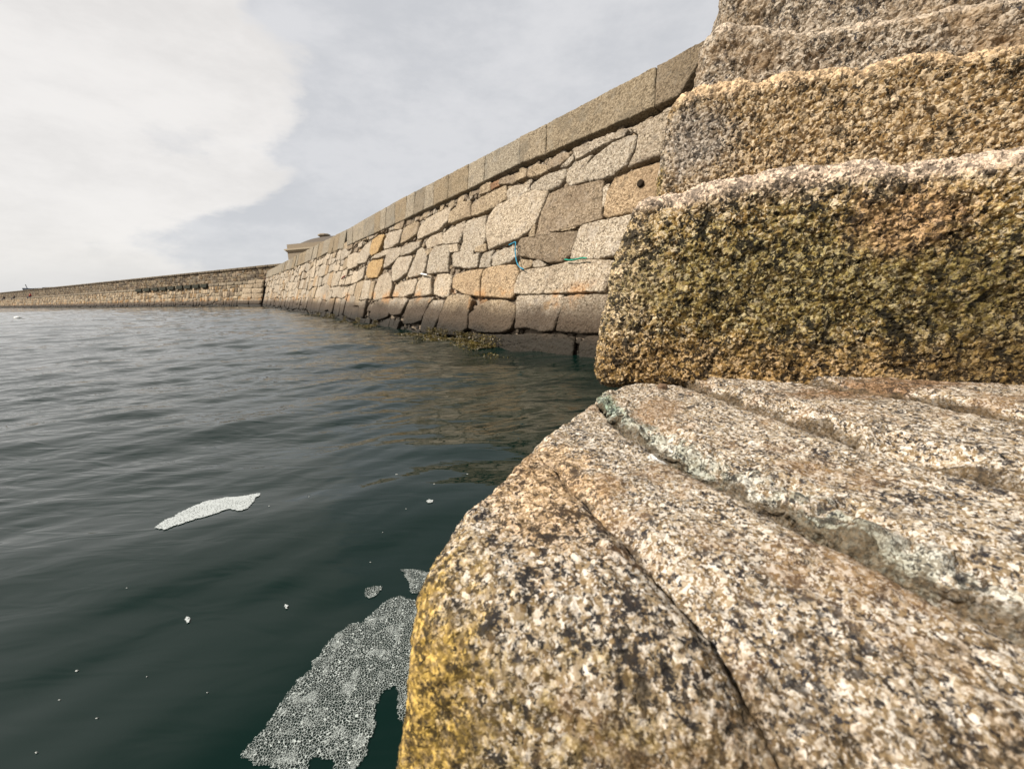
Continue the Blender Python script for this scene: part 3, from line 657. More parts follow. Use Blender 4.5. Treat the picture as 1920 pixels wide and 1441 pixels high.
# small pinning stones behind the joints (seen in the gaps)
g = np.random.default_rng(77)
for s in np.arange(-1.5, 14, .105):
    for z in np.arange(-.1, 2.3, .095):
        if g.random() < .25: continue
        c = np.array([s+g.normal()*.03, z+g.normal()*.02]); rr_ = g.uniform(.04, .075); n = 7
        an = np.arange(n)/n*2*math.pi+g.uniform(0, 1); pl = c+np.column_stack([np.cos(an)*rr_*g.uniform(.9, 1.5), np.sin(an)*rr_*.8])*g.uniform(.8, 1.15, size=(n, 1))
        V, F = stone_geo(pl, .022, seed=int(g.integers(9999)), proud=-.060+(.022 if z > 2.05 else 0)+g.uniform(-.008, .012), depth=.05, rho=.014, corner=1)
        rest_V.append(V); rest_F.append(F+rk); rk += len(V); rest_T.append(np.tile(np.array([TN, BR, BR, DK, NT_])[g.integers(5)]*.8, (len(V), 1)))
ro = stone_obj('rubble_masonry', np.vstack(rest_V), np.vstack(rest_F), mat_wall, wall, np.vstack(rest_T)); ro['kind'] = 'stuff'
ro['label'] = 'smaller and more distant fitted granite stones of the wall face'
# core behind the stones, from z -1.2 to the underside of the coping, solid towards the land
def wall_prism(s0, s1, zs_, ds_, name, mat, ns=80):
    """profile given as (z, d) pairs: d measured along NF behind the face"""
    V = []; ss = np.linspace(s0, s1, ns)
    prof = list(zip(zs_, ds_)); K = len(prof)
    for s in ss:
        for z, d in prof: V.append(P0+s*D0+z*UP+d*NF)
    F = []
    for i in range(ns-1):
        for k in range(K): k2 = (k+1) % K; F.append((i*K+k, (i+1)*K+k, (i+1)*K+k2, i*K+k2))
    return mesh_obj(name, V, F, mat, wall, smooth=False)
co = wall_prism(-1.7, 39.95, [-1.2, 2.34, 2.34, -1.2], [-.105, -.105, -3.6, -3.6], 'wall_core', mat_core, 400)

# coping blocks: joint positions (source px) on the top line and the lower line
topL = np.array(sorted([(1335, 68), (1230, 126), (1120, 187), (1024, 233), (975, 258), (910, 292), (840, 328), (780, 358), (700, 402), (660, 425), (620, 446), (575, 470), (538, 489), (505, 503)]))
botL = np.array(sorted([(1265, 183), (1226, 203), (1022, 290), (975, 308), (915, 338), (800, 392), (700, 439), (620, 475), (560, 503), (505, 524)]))
jt = [1341, 1230, 1024, 975, 910, 878, 841, 813, 797, 778, 762, 741, 724, 713, 702, 682, 661, 650]
jb_ = [1275, 1226, 1022, 974, 907, 876, 839, 812, 795, 775, 759, 740, 721, 712, 701, 682, 661, 650]
CT = [BR, (.85, .80, .72), (.92, .88, .82), GY, NT_, TN, TN, NT_, DG, NT_, TN, GY, NT_, TN, GY, NT_, GY]
PC = P0+NF*.035
def cop_sz(px, py): Q = on_plane(px, py, PC, NF); return Q@D0, Q[2]
def coping(pl, k, tint, sp, ztop=None):
    V, F = stone_geo(pl, sp, depth=.75, rho=.018, seed=900+k, lump=.6, corner=0, base=P0+NF*.035*0, rim=.75, proud=.035)
    return stone_obj('coping_block', V, F, mat_cop, wall, np.array(tint)*(1+.05*RNG.normal()))
kk = 0; last = None
for i in range(len(jt)-1):
    pts = []
    for x_, tb in ((jb_[i+1], 0), (jb_[i], 0), (jt[i], 1), (jt[i+1], 1)):
        y_ = np.interp(x_, *(topL if tb else botL).T) if x_ < 1341 else 65
        if x_ == 1275 and not tb: y_ = 178
        pts.append(cop_sz(x_, y_))
    pts = np.array(pts); gp = .004
    pts[0, 0] -= gp; pts[3, 0] -= gp; pts[1, 0] += gp; pts[2, 0] += gp
    # densify bottom edge with a ragged underside
    d_ = max(2.5, pts[:, 0].mean()); coping(pts, kk, CT[i], max(.012, d_*.0022)); kk += 1; last = pts
# nearer (behind the steps) and farther coping
s = 2.34
while s > -1.6:
    coping(np.array([(s-1.15, 2.36), (s-.01, 2.36), (s-.01, 2.755), (s-1.15, 2.755)]), kk, NT_, .03); s -= 1.16; kk += 1
s = last[:, 0].max() if last[:, 0].mean() > 0 else 12; g = np.random.default_rng(3)
zt_ = last[2:, 1].mean(); zb_ = last[:2, 1].mean()
while s < 39.8:
    wd = g.uniform(.7, 1.25); e = min(s+wd, 40.0)
    if 15.2 < s < 16.1 or 24 < s < 24.7: coping(np.array([(s+.10, zb_-.06), (e-.01, zb_-.02), (e-.01, zt_), (s+.10, zt_)]), kk, TN, .045)
    else: coping(np.array([(s+.008, zb_+g.normal()*.02), (e-.008, zb_+g.normal()*.02), (e-.008, zt_), (s+.008, zt_)]), kk, [NT_, GY, TN, NT_, GY][g.integers(5)], .045)
    kk += 1; s = e
print('coping blocks', kk, 'stones', n_parts, 'rest', cnt, 'zt', zt_, zb_)

# small things caught in the wall
def simple(name, col, rough=.7, spec=.3, bump=0, bsc=40, col2=None):
    m, t = new_mat(name); p = t.n('ShaderNodeTexCoord').outputs['Object']
    c = t.mix(t.noise(p, bsc, 4, .6), col, col2 or tuple(x*.7 for x in col))
    ins = {'Base Color': c, 'Roughness': rough, 'Specular IOR Level': spec}
    if bump: ins['Normal'] = t.n('ShaderNodeBump', {'Height': t.noise(p, bsc*2, 4, .6), 'Distance': bump, 'Strength': 1.0}).outputs[0]
    t.n('ShaderNodeOutputMaterial', {0: t.n('ShaderNodeBsdfPrincipled', ins).outputs[0]}); return m
def tube(pts, r, n=8, taper=True, twist=True):
    P = np.array(pts, float)
    Pd = [P[0]]
    for a, b in zip(P[:-1], P[1:]):
        for k in range(1, 7): Pd.append(a+(b-a)*k/6)
    P = np.array(Pd)
    for _ in range(4): P[1:-1] = P[1:-1]*.5+.25*(P[:-2]+P[2:])
    V = []; T = np.gradient(P, axis=0); T /= np.linalg.norm(T, axis=1)[:, None]; ref = np.array([.3, .2, .93])
    for i, (p_, t_) in enumerate(zip(P, T)):
        a = np.cross(t_, ref); a /= np.linalg.norm(a); b = np.cross(t_, a); rad = r*(1 if not taper or 0 < i < len(P)-1 else .35)
        for k in range(n):
            an = 2*math.pi*k/n+i*.35; rr_ = rad*(1+.22*math.cos(3*(2*math.pi*k/n))*twist); V.append(p_+rr_*(a*math.cos(an)+b*math.sin(an)))
    F = [(i*n+k, i*n+(k+1) % n, (i+1)*n+(k+1) % n, (i+1)*n+k) for i in range(len(P)-1) for k in range(n)]
    c0, c1 = len(V), len(V)+1; V += [P[0], P[-1]]
    F += [(c0, (k+1) % n, k, k) for k in range(n)]+[(c1, (len(P)-1)*n+k, (len(P)-1)*n+(k+1) % n, (len(P)-1)*n+(k+1) % n) for k in range(n)]
    return np.array(V), np.array(F)
def poly_obj(name, V, F, mat, parent=None, smooth=True):
    me = bpy.data.meshes.new(name); me.from_pydata([tuple(map(float, v)) for v in V], [], [tuple(dict.fromkeys(int(i) for i in f)) for f in F]); me.update()
    if smooth: me.polygons.foreach_set('use_smooth', np.ones(len(me.polygons), bool))
    me.materials.append(mat); return link(bpy.data.objects.new(name, me), parent)
def z3(L): return [(780+a/3.6923, 200+b/3.6923) for a, b in L]
def onw(L, d=.05): return [on_plane(a, b, P0+NF*d, NF) for a, b in L]
V, F = tube(onw(z3([(640, 958), (668, 945), (692, 932), (686, 980), (690, 1040), (700, 1085), (718, 1112), (748, 1126)]), .075), .0065)
tag(poly_obj('rope', V, F, simple('blue_rope', (.04, .30, .45), .7, bsc=300, bump=.002)), 'frayed blue rope hanging over a brown stone of the harbour wall', 'rope')
V, F = tube(onw(z3([(1025, 1056), (1060, 1062), (1095, 1058), (1120, 1052), (1150, 1046), (1186, 1048)]), .07), .007)
tag(poly_obj('rope', V, F, simple('green_rope', (.01, .30, .19), .7, bsc=300, bump=.002)), 'short green rope lying in a wall joint near the steps', 'rope')
V, F = tube(onw([(788.3, 513.0), (801.5, 515.4)], .07), .017, twist=False)
tag(poly_obj('plastic_tube', V, F, simple('white_plastic', (.8, .8, .78), .4)), 'short white plastic tube wedged between pale wall stones', 'tube')
V, F = tube(onw([(640, 523), (644, 519), (647, 517)], .05), .022, twist=True)
tag(poly_obj('rag', V, F, simple('red_cloth', (.22, .05, .035), .9, bsc=60, bump=.01)), 'small red rag caught in the wall joints far along', 'rag')
hc = onw(z3([(1548, 527)]), .034)[0]; V = []; F = []
for k in range(16):
    a = 2*math.pi*k/16; e = D0*math.cos(a)*.034+UP*math.sin(a)*.034
    V += [hc+e*1.0-NF*.03, hc+e*.95, hc+e*.5-NF*.001]
for k in range(16): a, b = k*3, (k+1) % 16*3; F += [(a, b, b+1, a+1), (a+1, b+1, b+2, a+2)]
V.append(hc-NF*.002); F += [(k*3+2, (k+1) % 16*3+2, 48) for k in range(16)]
poly_obj('drill_hole', V, F, simple('hole_shadow', (.03, .022, .015), .95, .05), wall)

# seaweed along the foot of the wall
g = np.random.default_rng(21); N = 60000
s = g.uniform(3.3, 17, N); d = np.abs(g.normal(size=N))*.16; z = g.uniform(-.02, .13, N)
dens = fbm(np.column_stack([s*1.0, d*2, 0*s]), .9, 3)+np.where((s > 4.4) & (s < 6.6), .24, .02)
k_ = dens > .12; s, d, z = s[k_], d[k_], z[k_]
C = P0+s[:, None]*D0+(np.where(d > .05, 0, z))[:, None]*UP+(d+.06)[:, None]*np.array([NW[0], NW[1], 0]); C[:, 2] = np.where(d > .05, wave(C[:, 0], C[:, 1])+.004+g.uniform(0, .014, len(s)), C[:, 2])
n = len(s); dr = g.normal(size=(n, 3)); dr[:, 2] *= .45; dr /= np.linalg.norm(dr, axis=1)[:, None]; sd_ = np.cross(dr, g.normal(size=(n, 3))); sd_ /= np.linalg.norm(sd_, axis=1)[:, None]
L = g.uniform(.014, .034, n)[:, None]; Wd = L*.38
V = np.stack([C-dr*L*.5, C+sd_*Wd*.5, C+dr*L*.6, C-sd_*Wd*.5], 1).reshape(-1, 3); F = np.arange(4*n).reshape(-1, 4)
m, t = new_mat('bladder_wrack'); p = t.n('ShaderNodeTexCoord').outputs['Object']
t.n('ShaderNodeOutputMaterial', {0: t.n('ShaderNodeBsdfPrincipled', {'Base Color': t.ramp(t.noise(p, 9, 5, .7), [(.35, (.045, .034, .008)), (.5, (.085, .062, .012)), (.72, (.20, .145, .018))]), 'Roughness': .45}).outputs[0]})
tag(mesh_obj('seaweed', V, F, m, smooth=False), 'yellow brown seaweed fringing the foot of the wall', 'seaweed', kind='stuff')

# moss hanging on the end of the second step block
g = np.random.default_rng(5); n = 5000
aa = g.uniform(0, 1, n); P = C0+BK*.42
px_ = 1236+ (1268-1236)*aa+g.normal(size=n)*2.2; py_ = 350-(350-205)*aa
k_ = perlin(np.column_stack([aa*9, 0*aa, 0*aa])) > -.25
pts = np.array([on_plane(a, b, P+BK*.012, -BK) for a, b in zip(px_[k_]+7, py_[k_])]); n = len(pts)
dr = g.normal(size=(n, 3)); dr[:, 2] -= .6; dr /= np.linalg.norm(dr, axis=1)[:, None]; sd_ = np.cross(dr, g.normal(size=(n, 3))); sd_ /= np.linalg.norm(sd_, axis=1)[:, None]
L = g.uniform(.003, .009, n)[:, None]; V = np.stack([pts-dr*L*.5, pts+sd_*L*.2, pts+dr*L*.6, pts-sd_*L*.2], 1).reshape(-1, 3)
m, t = new_mat('moss_strands'); p = t.n('ShaderNodeTexCoord').outputs['Object']
t.n('ShaderNodeOutputMaterial', {0: t.n('ShaderNodeBsdfPrincipled', {'Base Color': t.ramp(t.noise(p, 30, 4, .7), [(.38, (.03, .026, .01)), (.55, (.15, .11, .02)), (.7, (.36, .27, .06))]), 'Roughness': .8}).outputs[0]})
mo = mesh_obj('moss', V, np.arange(4*n).reshape(-1, 4), m, stair, smooth=False); mo['kind'] = 'stuff'

# pebble in the corner of the lowest riser
c = on_z(1243, 727, .515); q, N_, Fc = rblock(seg((0, .016, .002)), seg((0, .014, .002)), seg((0, .011, .002)), .005)
o = mesh_obj('pebble', c+q-np.array([.008, .004, .004]), Fc, simple('brown_pebble', (.16, .10, .06), .8, bsc=200)); rough_up(o, [(120, .002, 2, False)]); tag(o, 'small brown pebble on the tread against the lowest riser', 'pebble')

# ================================================================== FOAM
def foam_mat(name, sc, fill, wall_w, seed, col=(.40, .44, .42)):
    m, t = new_mat(name); p = t.n('ShaderNodeTexCoord').outputs['Object']
    e1 = t.n('ShaderNodeTexVoronoi', {'Vector': p, 'Scale': sc}, feature='DISTANCE_TO_EDGE').outputs[0]
    e2 = t.n('ShaderNodeTexVoronoi', {'Vector': p, 'Scale': sc*2.3}, feature='DISTANCE_TO_EDGE').outputs[0]
    sel = t.ss(t.noise(p, sc*.14, 4, .6), .52, .64)
    l1 = t.ss(e1, wall_w, wall_w*.35); l2 = t.ss(e2, wall_w*1.3, wall_w*.4)
    a = t.m('ADD', t.mix(sel, l1, t.m('MAXIMUM', l1, l2)), fill, clamp=True)
    vb = t.n('ShaderNodeTexVoronoi', {'Vector': p, 'Scale': sc}).outputs[0]; hl = t.m('MULTIPLY', t.ss(vb, .16, .06), .22)
    a = t.m('MAXIMUM', a, hl)
    b = t.n('ShaderNodeBsdfPrincipled', {'Base Color': (*col, 1), 'Roughness': .25, 'Normal': t.n('ShaderNodeBump', {'Height': t.m('MULTIPLY', l1, .0005), 'Distance': 1.0}).outputs[0]})
    tr = t.n('ShaderNodeBsdfTransparent', {0: (.9, .93, .92, 1)})
    t.n('ShaderNodeOutputMaterial', {0: t.n('ShaderNodeMixShader', {0: a, 1: tr.outputs[0], 2: b.outputs[0]}).outputs[0]})
    return m
def foam(pxpoly, cell, mat, label, holes=(), rag=.012, thick=.0025, group=None, name='foam_patch'):
    pl = np.array([on_z(a, b, 0)[:2] for a, b in pxpoly]); lo, hi = pl.min(0)-.02, pl.max(0)+.02
    xs = np.arange(lo[0], hi[0], cell); ys = np.arange(lo[1], hi[1], cell); A, B = np.meshgrid(xs, ys, indexing='ij'); P = np.column_stack([A.ravel(), B.ravel()])
    P3 = np.column_stack([P, 0*P[:, 0]]); Pq = P+np.column_stack([fbm(P3, 22, 3), fbm(P3+4, 22, 3)])*rag
    k = pinside(Pq, pl)
    for h in holes: k &= ~pinside(Pq, np.array([on_z(a, b, 0)[:2] for a, b in h]))
    K = k.reshape(A.shape); i, j = np.nonzero(K[:-1, :-1] & K[1:, :-1] & K[1:, 1:] & K[:-1, 1:]); ny = len(ys)
    F = np.stack([i*ny+j, (i+1)*ny+j, (i+1)*ny+j+1, i*ny+j+1], 1); used, inv = np.unique(F, return_inverse=True)
    V = P[used]; z = wave(V[:, 0], V[:, 1])+thick+.0005*perlin(np.column_stack([V*90, 0*V[:, 0]]))
    o = mesh_obj(name, np.column_stack([V, z]), inv.reshape(F.shape), mat); return tag(o, label, 'foam', group)
def zf(L): return [(240+a*.4032, 860+b*.4032) for a, b in L]
fm1 = foam_mat('bubble_foam', 235, .02, .085, 0, (.42, .46, .44)); fm2 = foam_mat('dense_foam', 150, .30, .30, 1, (.42, .45, .44))
BIG = zf([(500, 1425), (530, 1370), (560, 1330), (620, 1240), (700, 1130), (760, 1070), (820, 1000), (890, 890), (960, 820), (1020, 765), (1110, 745), (1160, 700), (1200, 650), (1240, 630), (1290, 632), (1345, 655), (1500, 900), (1500, 1250), (1270, 1240), (1245, 1200), (1240, 1140), (1255, 1070), (1240, 1058), (1200, 1085), (1150, 1150), (1145, 1200), (1155, 1240), (1110, 1330), (1075, 1400), (1050, 1450), (980, 1600), (800, 1620), (740, 1520), (690, 1445), (640, 1415), (600, 1435), (560, 1428)])
foam(BIG, .0035, fm1, 'largest sheet of grey bubble foam, reaching past the bottom corner of the steps', holes=[zf([(860, 1400), (880, 1380), (930, 1375), (938, 1400), (925, 1450), (880, 1470), (850, 1440)])], rag=.02)
foam([(750, 1068), (760, 1066), (775, 1067), (812, 1072), (812, 1110), (790, 1108), (776, 1112), (768, 1108), (765, 1095), (757, 1082)], .003, fm1, 'small bubble foam patch touching the stones above the largest sheet', rag=.01)
foam([(681, 1112), (686, 1104), (700, 1098), (716, 1099), (717, 1104), (708, 1116), (694, 1121), (685, 1118)], .003, fm1, 'little oval raft of bubbles beside the largest foam sheet', rag=.008)
foam([(289, 992), (300, 983), (330, 965), (370, 945), (400, 935), (430, 930), (455, 928), (488, 921), (480, 935), (468, 955), (448, 961), (430, 957), (400, 968), (370, 978), (330, 990), (312, 999), (298, 997)], .004, fm2, 'long white streak of foam drifting alone on open water', rag=.02)
foam([(344, 1162), (350, 1154), (358, 1157), (356, 1166), (348, 1169)], .002, fm2, 'tiny bubble cluster on dark water below the long white foam streak', rag=.004)
foam([(532, 1138), (536, 1132), (542, 1135), (540, 1142), (535, 1143)], .002, fm2, 'tiny bubble cluster on dark water left of the oval raft', rag=.004)
foam([(799, 946), (805, 942), (813, 944), (812, 949), (803, 950)], .002, fm2, 'small foam fleck on the water close to the rounded slab edge', rag=.004)
mfl = simple('foam_bits', (.36, .38, .36), .5)
for (a, b, r_) in [(744, 892, .012), (815, 913, .009), (877, 893, .008), (762, 960, .006), (143, 1252, .008), (181, 1343, .006), (110, 1306, .005), (718, 1003, .005), (580, 935, .006), (506, 952, .007), (275, 1265, .004), (68, 1408, .006), (389, 1297, .004), (240, 1110, .005), (695, 1055, .005)]:
    c = on_z(a, b, 0); r_ *= .42; c[2] = wave([c[0]], [c[1]])[0]+.002; V = []; n = 9
    for rg_, zz_ in ((1, 0), (.7, .002), (.0, .003)):
        for k in range(n): an = 2*math.pi*k/n; V.append(c+np.array([math.cos(an)*r_*rg_*(1+.45*math.sin(2.1*k+a)), math.sin(an)*r_*.5*rg_*(1+.4*math.cos(1.7*k+b)), zz_*.5-.0012]))
    F = [(q*n+k, q*n+(k+1) % n, (q+1)*n+(k+1) % n, (q+1)*n+k) for q in range(2) for k in range(n)]
    tag(poly_obj('foam_fleck', V, F, mfl), 'pale fleck of foam or debris floating on dark open water', 'foam', 'foam flecks on the water')

# ================================================================== FAR PIER
A0 = on_z(487, 574, 0); DP = np.array([-.83, .555, 0]); DP /= np.linalg.norm(DP); NP = np.array([-DP[1], DP[0], 0]); NP = NP if NP@(-A0) > 0 else -NP
pier = empty('far_pier', 'distant two tiered stone pier crossing behind the harbour with a walkway', 'pier')
def frusta(rows, s0, s1, bat, back, wrange, seedv, name, mat, base, tints, proud=.05, ztop=None, jit=.05):
    g = np.random.default_rng(seedv); V = []; T = []; F = []
    for ri in range(len(rows)-1):
        s = s0+g.uniform(-.3, 0); h = rows[ri+1]-rows[ri]
        while s < s1:
            e = s+h*g.uniform(*wrange); z0, z1 = rows[ri], rows[ri+1]
            if ztop is not None: f_ = ztop(s); z0, z1 = rows[0]+(z0-rows[0])*f_, rows[0]+(z1-rows[0])*f_
            cs = [(s, z0), (e, z0), (e, z1), (s, z1)]; k = len(V)
            und_ = lambda a_, z_: .22*h*(math.sin(a_*.9+z_*7)+.6*math.sin(a_*2.3+z_*11)) if jit > .05 else 0
            cs = [(a_, z_+(und_(a_, z_) if rows[0] < z_ < rows[-1]-.01 else 0)) for a_, z_ in cs]
            j_ = g.normal(size=(4, 2))*h*jit; pr = proud*g.uniform(.5, 1.3)
            cc = [(a+u, b+v) for (a, b), (u, v) in zip(cs, j_)]; mx_ = np.mean(cc, 0)
            for sc_, dd in ((.98, -.05), (.94, pr*.6), (.72, pr)):
                for a, b in cc:
                    a2, b2 = mx_[0]+(a-mx_[0])*sc_, mx_[1]+(b-mx_[1])*sc_
                    V.append(base+DP*a2+NP*(dd-back-bat*b2)+np.array([0, 0, b2]))
            tn = tints[g.integers(len(tints))]; tn = np.array(tn)*(1+.10*g.normal()); T += [tn]*12
            for L_ in (0, 4):
                for q in range(4): q2 = (q+1) % 4; F.append((k+L_+q, k+L_+q2, k+L_+4+q2, k+L_+4+q))
            F.append((k+8, k+9, k+10, k+11)); s = e
    V = np.array(V); F = np.array(F)
    # face outward
    a, b, c = V[F[4][0]], V[F[4][1]], V[F[4][2]]
    if np.cross(V[F[8][1]]-V[F[8][0]], V[F[8][2]]-V[F[8][1]])@NP < 0: F = F[:, ::-1]
    return mesh_obj(name, V, F, mat, pier, tint=np.array(T), smooth=False)
mat_far = granite('granite_far', .06, [(0, (.10, .075, .045)), (.4, (.175, .135, .085)), (1, (.30, .25, .185))], mica=.3, disp=.002, chunk=.12, chunk_amp=.006, rough=.95, use_tint=True, wet=True, micacol=(.15, .12, .09))
mat_up = granite('granite_parapet', .06, [(0, (.065, .05, .032)), (.5, (.11, .088, .06)), (1, (.185, .155, .115))], mica=.3, disp=.002, chunk=.12, chunk_amp=.006, rough=.95, use_tint=True, micacol=(.10, .085, .065))
lo_ = frusta([-.3, .1, .5, .85, 1.2, 1.48, 1.76], 1.0, 330, .25, 0, (.8, 2.0), 1, 'lower_wall', mat_far, A0, [(1, 1, 1), (1.3, 1.27, 1.2), (.6, .55, .5), (.95, .75, .5), (1.6, 1.5, 1.4)], proud=.05, jit=.12)
hz_ = lambda s: 1.0+.0030*max(0, s)
up_ = frusta([2.0, 2.25, 2.5, 2.75, 3.0, 3.25], -30, 330, .02, 3.2, (1.0, 3.4), 2, 'parapet_wall', mat_up, A0, [(1, 1, 1), (1.3, 1.25, 1.1), (.55, .5, .45), (.9, .75, .55), (1.5, 1.4, 1.3)], proud=.045, ztop=hz_, jit=.12)
cpv = frusta([1.76, 2.01], 1.0, 330, .25, -.05, (3.0, 6.5), 3, 'quay_coping', mat_up, A0, [(1.5, 1.45, 1.4), (1.25, 1.22, 1.15), (1.4, 1.35, 1.25)], proud=.05, jit=.02)
cpu = frusta([3.25, 3.45], -30, 330, .02, 3.1, (3.0, 6.5), 4, 'parapet_coping', mat_up, A0, [(.9, .86, .8), (.8, .76, .7), (1, .95, .85)], proud=.06, jit=.02, ztop=None)
Vv = coords(cpu); sa = (Vv-A0)@DP; zz = 2.0+(3.25-2.0)*np.array([hz_(x) for x in sa])+(Vv[:, 2]-3.25); setco(cpu, np.column_stack([Vv[:, :2], zz]))
# solid body of the pier behind those faces
def pier_prism(name, prof, s0, s1, mat, hf=None, ns=60):
    V = []; K = len(prof)
    for s in np.linspace(s0, s1, ns):
        for d_, z in prof:
            if hf and z > 2.5: z = 2.0+(z-2.0)*hf(s)
            V.append(A0+DP*s-NP*d_+np.array([0, 0, z]))
    F = [(i*K+k, (i+1)*K+k, (i+1)*K+(k+1) % K, i*K+(k+1) % K) for i in range(ns-1) for k in range(K)]
    return mesh_obj(name, V, F, mat, pier, smooth=False)
pier_prism('pier_core', [(.02-.3, -1.2), (.52, 1.98), (30, 1.98), (30, -1.2)], .9, 331, mat_core)
pier_prism('parapet_core', [(3.28, 1.9), (3.3, 3.40), (4.3, 3.40), (4.3, 1.9)], -30, 331, mat_core, hz_)
# openings in the quay coping: solid blocks, their shade painted as dark colour
mdk = simple('opening_shade', (.035, .035, .025), .9, .1, bsc=6)
PQ = A0+NP*.12-NP*.5
for k in range(9):
    x0 = 255+k*15.4+(0 if k < 5 else 1); w_ = 11.5
    a = on_plane(x0, 540, PQ, NP); b = on_plane(x0+w_, 540, PQ, NP); s0, s1 = (a-A0)@DP, (b-A0)@DP; s0, s1 = min(s0, s1), max(s0, s1)
    V = []
    for dd in (-.30, .16):
        for s_, z in ((s0, 1.70), (s1, 1.70), (s1, 2.02), (s0, 2.02)): V.append(A0+DP*s_+NP*(dd-.25*z+.06)+np.array([0, 0, z]))
    o = poly_obj('opening_block', V, [(0, 1, 2, 3), (7, 6, 5, 4), (0, 4, 5, 1), (1, 5, 6, 2), (2, 6, 7, 3), (3, 7, 4, 0)], mdk, pier, False)
    if k == 0: o['label'] = 'dark block in the quay coping, coloured as a shaded opening'
# quoin of pale stone and dark ladder recess at the corner
g = np.random.default_rng(8); Vq = []; 
q_ = frusta([-.3, .15, .6, 1.0, 1.4, 1.75, 2.05], -.32, 1.6, .25, -.10, (3.9, 4.2), 9, 'quoin', mat_far, A0, [(1.4, 1.35, 1.3), (1.15, 1.1, 1.05)], proud=.06, jit=.02)
lad = empty('ladder', 'rusty iron ladder in the dark recess where wall and far pier meet', 'ladder'); mi = simple('rusty_iron', (.10, .045, .03), .9, .2, bsc=20)
LB = P0+D0*40.35
for sgn in (-1, 1):
    a = LB+D0*.2*sgn+UP*(-.4)+NF*.02; b = LB+D0*.2*sgn+UP*2.35+NF*.02; V, F = tube([a, (a+b)/2, b], .03, twist=False); poly_obj('rail', V, F, mi, lad)
for k in range(9):
    a = LB-D0*.2+UP*(-.2+k*.29)+NF*.02; b = a+D0*.4; V, F = tube([a, b], .018, 6, twist=False); poly_obj('rung', V, F, mi, lad)

# ================================================================== GATE HOUSE behind the wall
def at_depth(px, py, dep): d = ray(px, py); return EYE+d*dep
bl = empty('stone_lodge', 'low pale stone lodge with moulded cornice and chimney behind the wall', 'building')
mst = simple('dressed_stone', (.30, .24, .17), .9, .2, bump=.01, bsc=5, col2=(.20, .165, .12)); mrf = simple('lead_roof', (.075, .062, .05), .8, .2, bsc=3, col2=(.12, .10, .08))
DEP = 60.0; c0 = at_depth(538.5, 470, DEP); ex = Rv.copy(); ex[2] = 0; ex /= np.linalg.norm(ex); ey = np.array([-ex[1], ex[0], 0]); k1 = DEP/FPX
an_ = R(-22); ex2 = ex*math.cos(an_)+ey*math.sin(an_); ey2 = np.array([-ex2[1], ex2[0], 0])
def lb(x0, x1, y0, y1, z0, z1, name, mat, parent=bl, bev=0):
    V, F = box(x0, x1, y0, y1, z0, z1); V = [np.array([c0[0], c0[1], 0])+ex2*v[0]+ey2*v[1]+np.array([0, 0, v[2]]) for v in V]
    return poly_obj(name, V, F, mat, parent, False)
zc = c0[2]; Wb, Db = 11.5, 7.5
lb(0, Wb, 0, Db, 2.0, zc-.15, 'wall', mst)
V1, F1 = join([box(-.28, Wb+.28, -.28, Db+.28, zc+.02, zc+.20), box(-.16, Wb+.16, -.16, Db+.16, zc-.12, zc+.015), box(-.08, Wb+.08, -.08, Db+.08, zc-.22, zc-.125)])
poly_obj('cornice', [np.array([c0[0], c0[1], 0])+ex2*v[0]+ey2*v[1]+np.array([0, 0, v[2]]) for v in V1], F1, simple('pale_cornice', (.42, .35, .25), .9, .2, bsc=8), bl, False)
lb(.03, Wb-.03, .03, Db-.03, zc+.205, zc+.85, 'parapet', mst)
V = []; n = 13
for i in range(n):
    u = i/(n-1)
    for j in range(n):
        v = j/(n-1); hh = 1.35*(1-abs(2*u-1)**2.4)**.5*(1-abs(2*v-1)**3)**.5
        V.append(np.array([c0[0], c0[1], zc+.55+hh])+ex2*(.7+(Wb-1.4)*u)+ey2*(.7+(Db-1.4)*v))
poly_obj('roof', V, [(i*n+j, (i+1)*n+j, (i+1)*n+j+1, i*n+j+1) for i in range(n-1) for j in range(n-1)], mrf, bl)
ch = at_depth(609, 452, DEP+1.5); cb_ = np.array([ch[0], ch[1], 0]); chz = ch[2]
def prism8(prof, name, mat, parent):
    V = []; n = 8
    for rr_, z in prof:
        for k in range(n): a = 2*math.pi*(k+.5)/n; V.append(cb_+np.array([math.cos(a)*rr_, math.sin(a)*rr_, z]))
    F = [(i*n+k, i*n+(k+1) % n, (i+1)*n+(k+1) % n, (i+1)*n+k) for i in range(len(prof)-1) for k in range(n)]+[tuple(range(n))[::-1], tuple((len(prof)-1)*n+k for k in range(n))]
    return poly_obj(name, V, F, mat, parent, False)
chm = prism8([(.62, chz-2.2), (.60, chz+.55), (.66, chz+.62)], 'chimney', mst, bl)
prism8([(.66, chz+.625), (.88, chz+.75), (.88, chz+.88), (.66, chz+1.02), (.45, chz+1.04)], 'chimney_cap', mst, chm)
for k in range(3): lb(1.6+3.2*k, 2.6+3.2*k, -.04, .05, 3.2, 5.2, 'window', simple('dark_glass', (.02, .025, .03), .15))

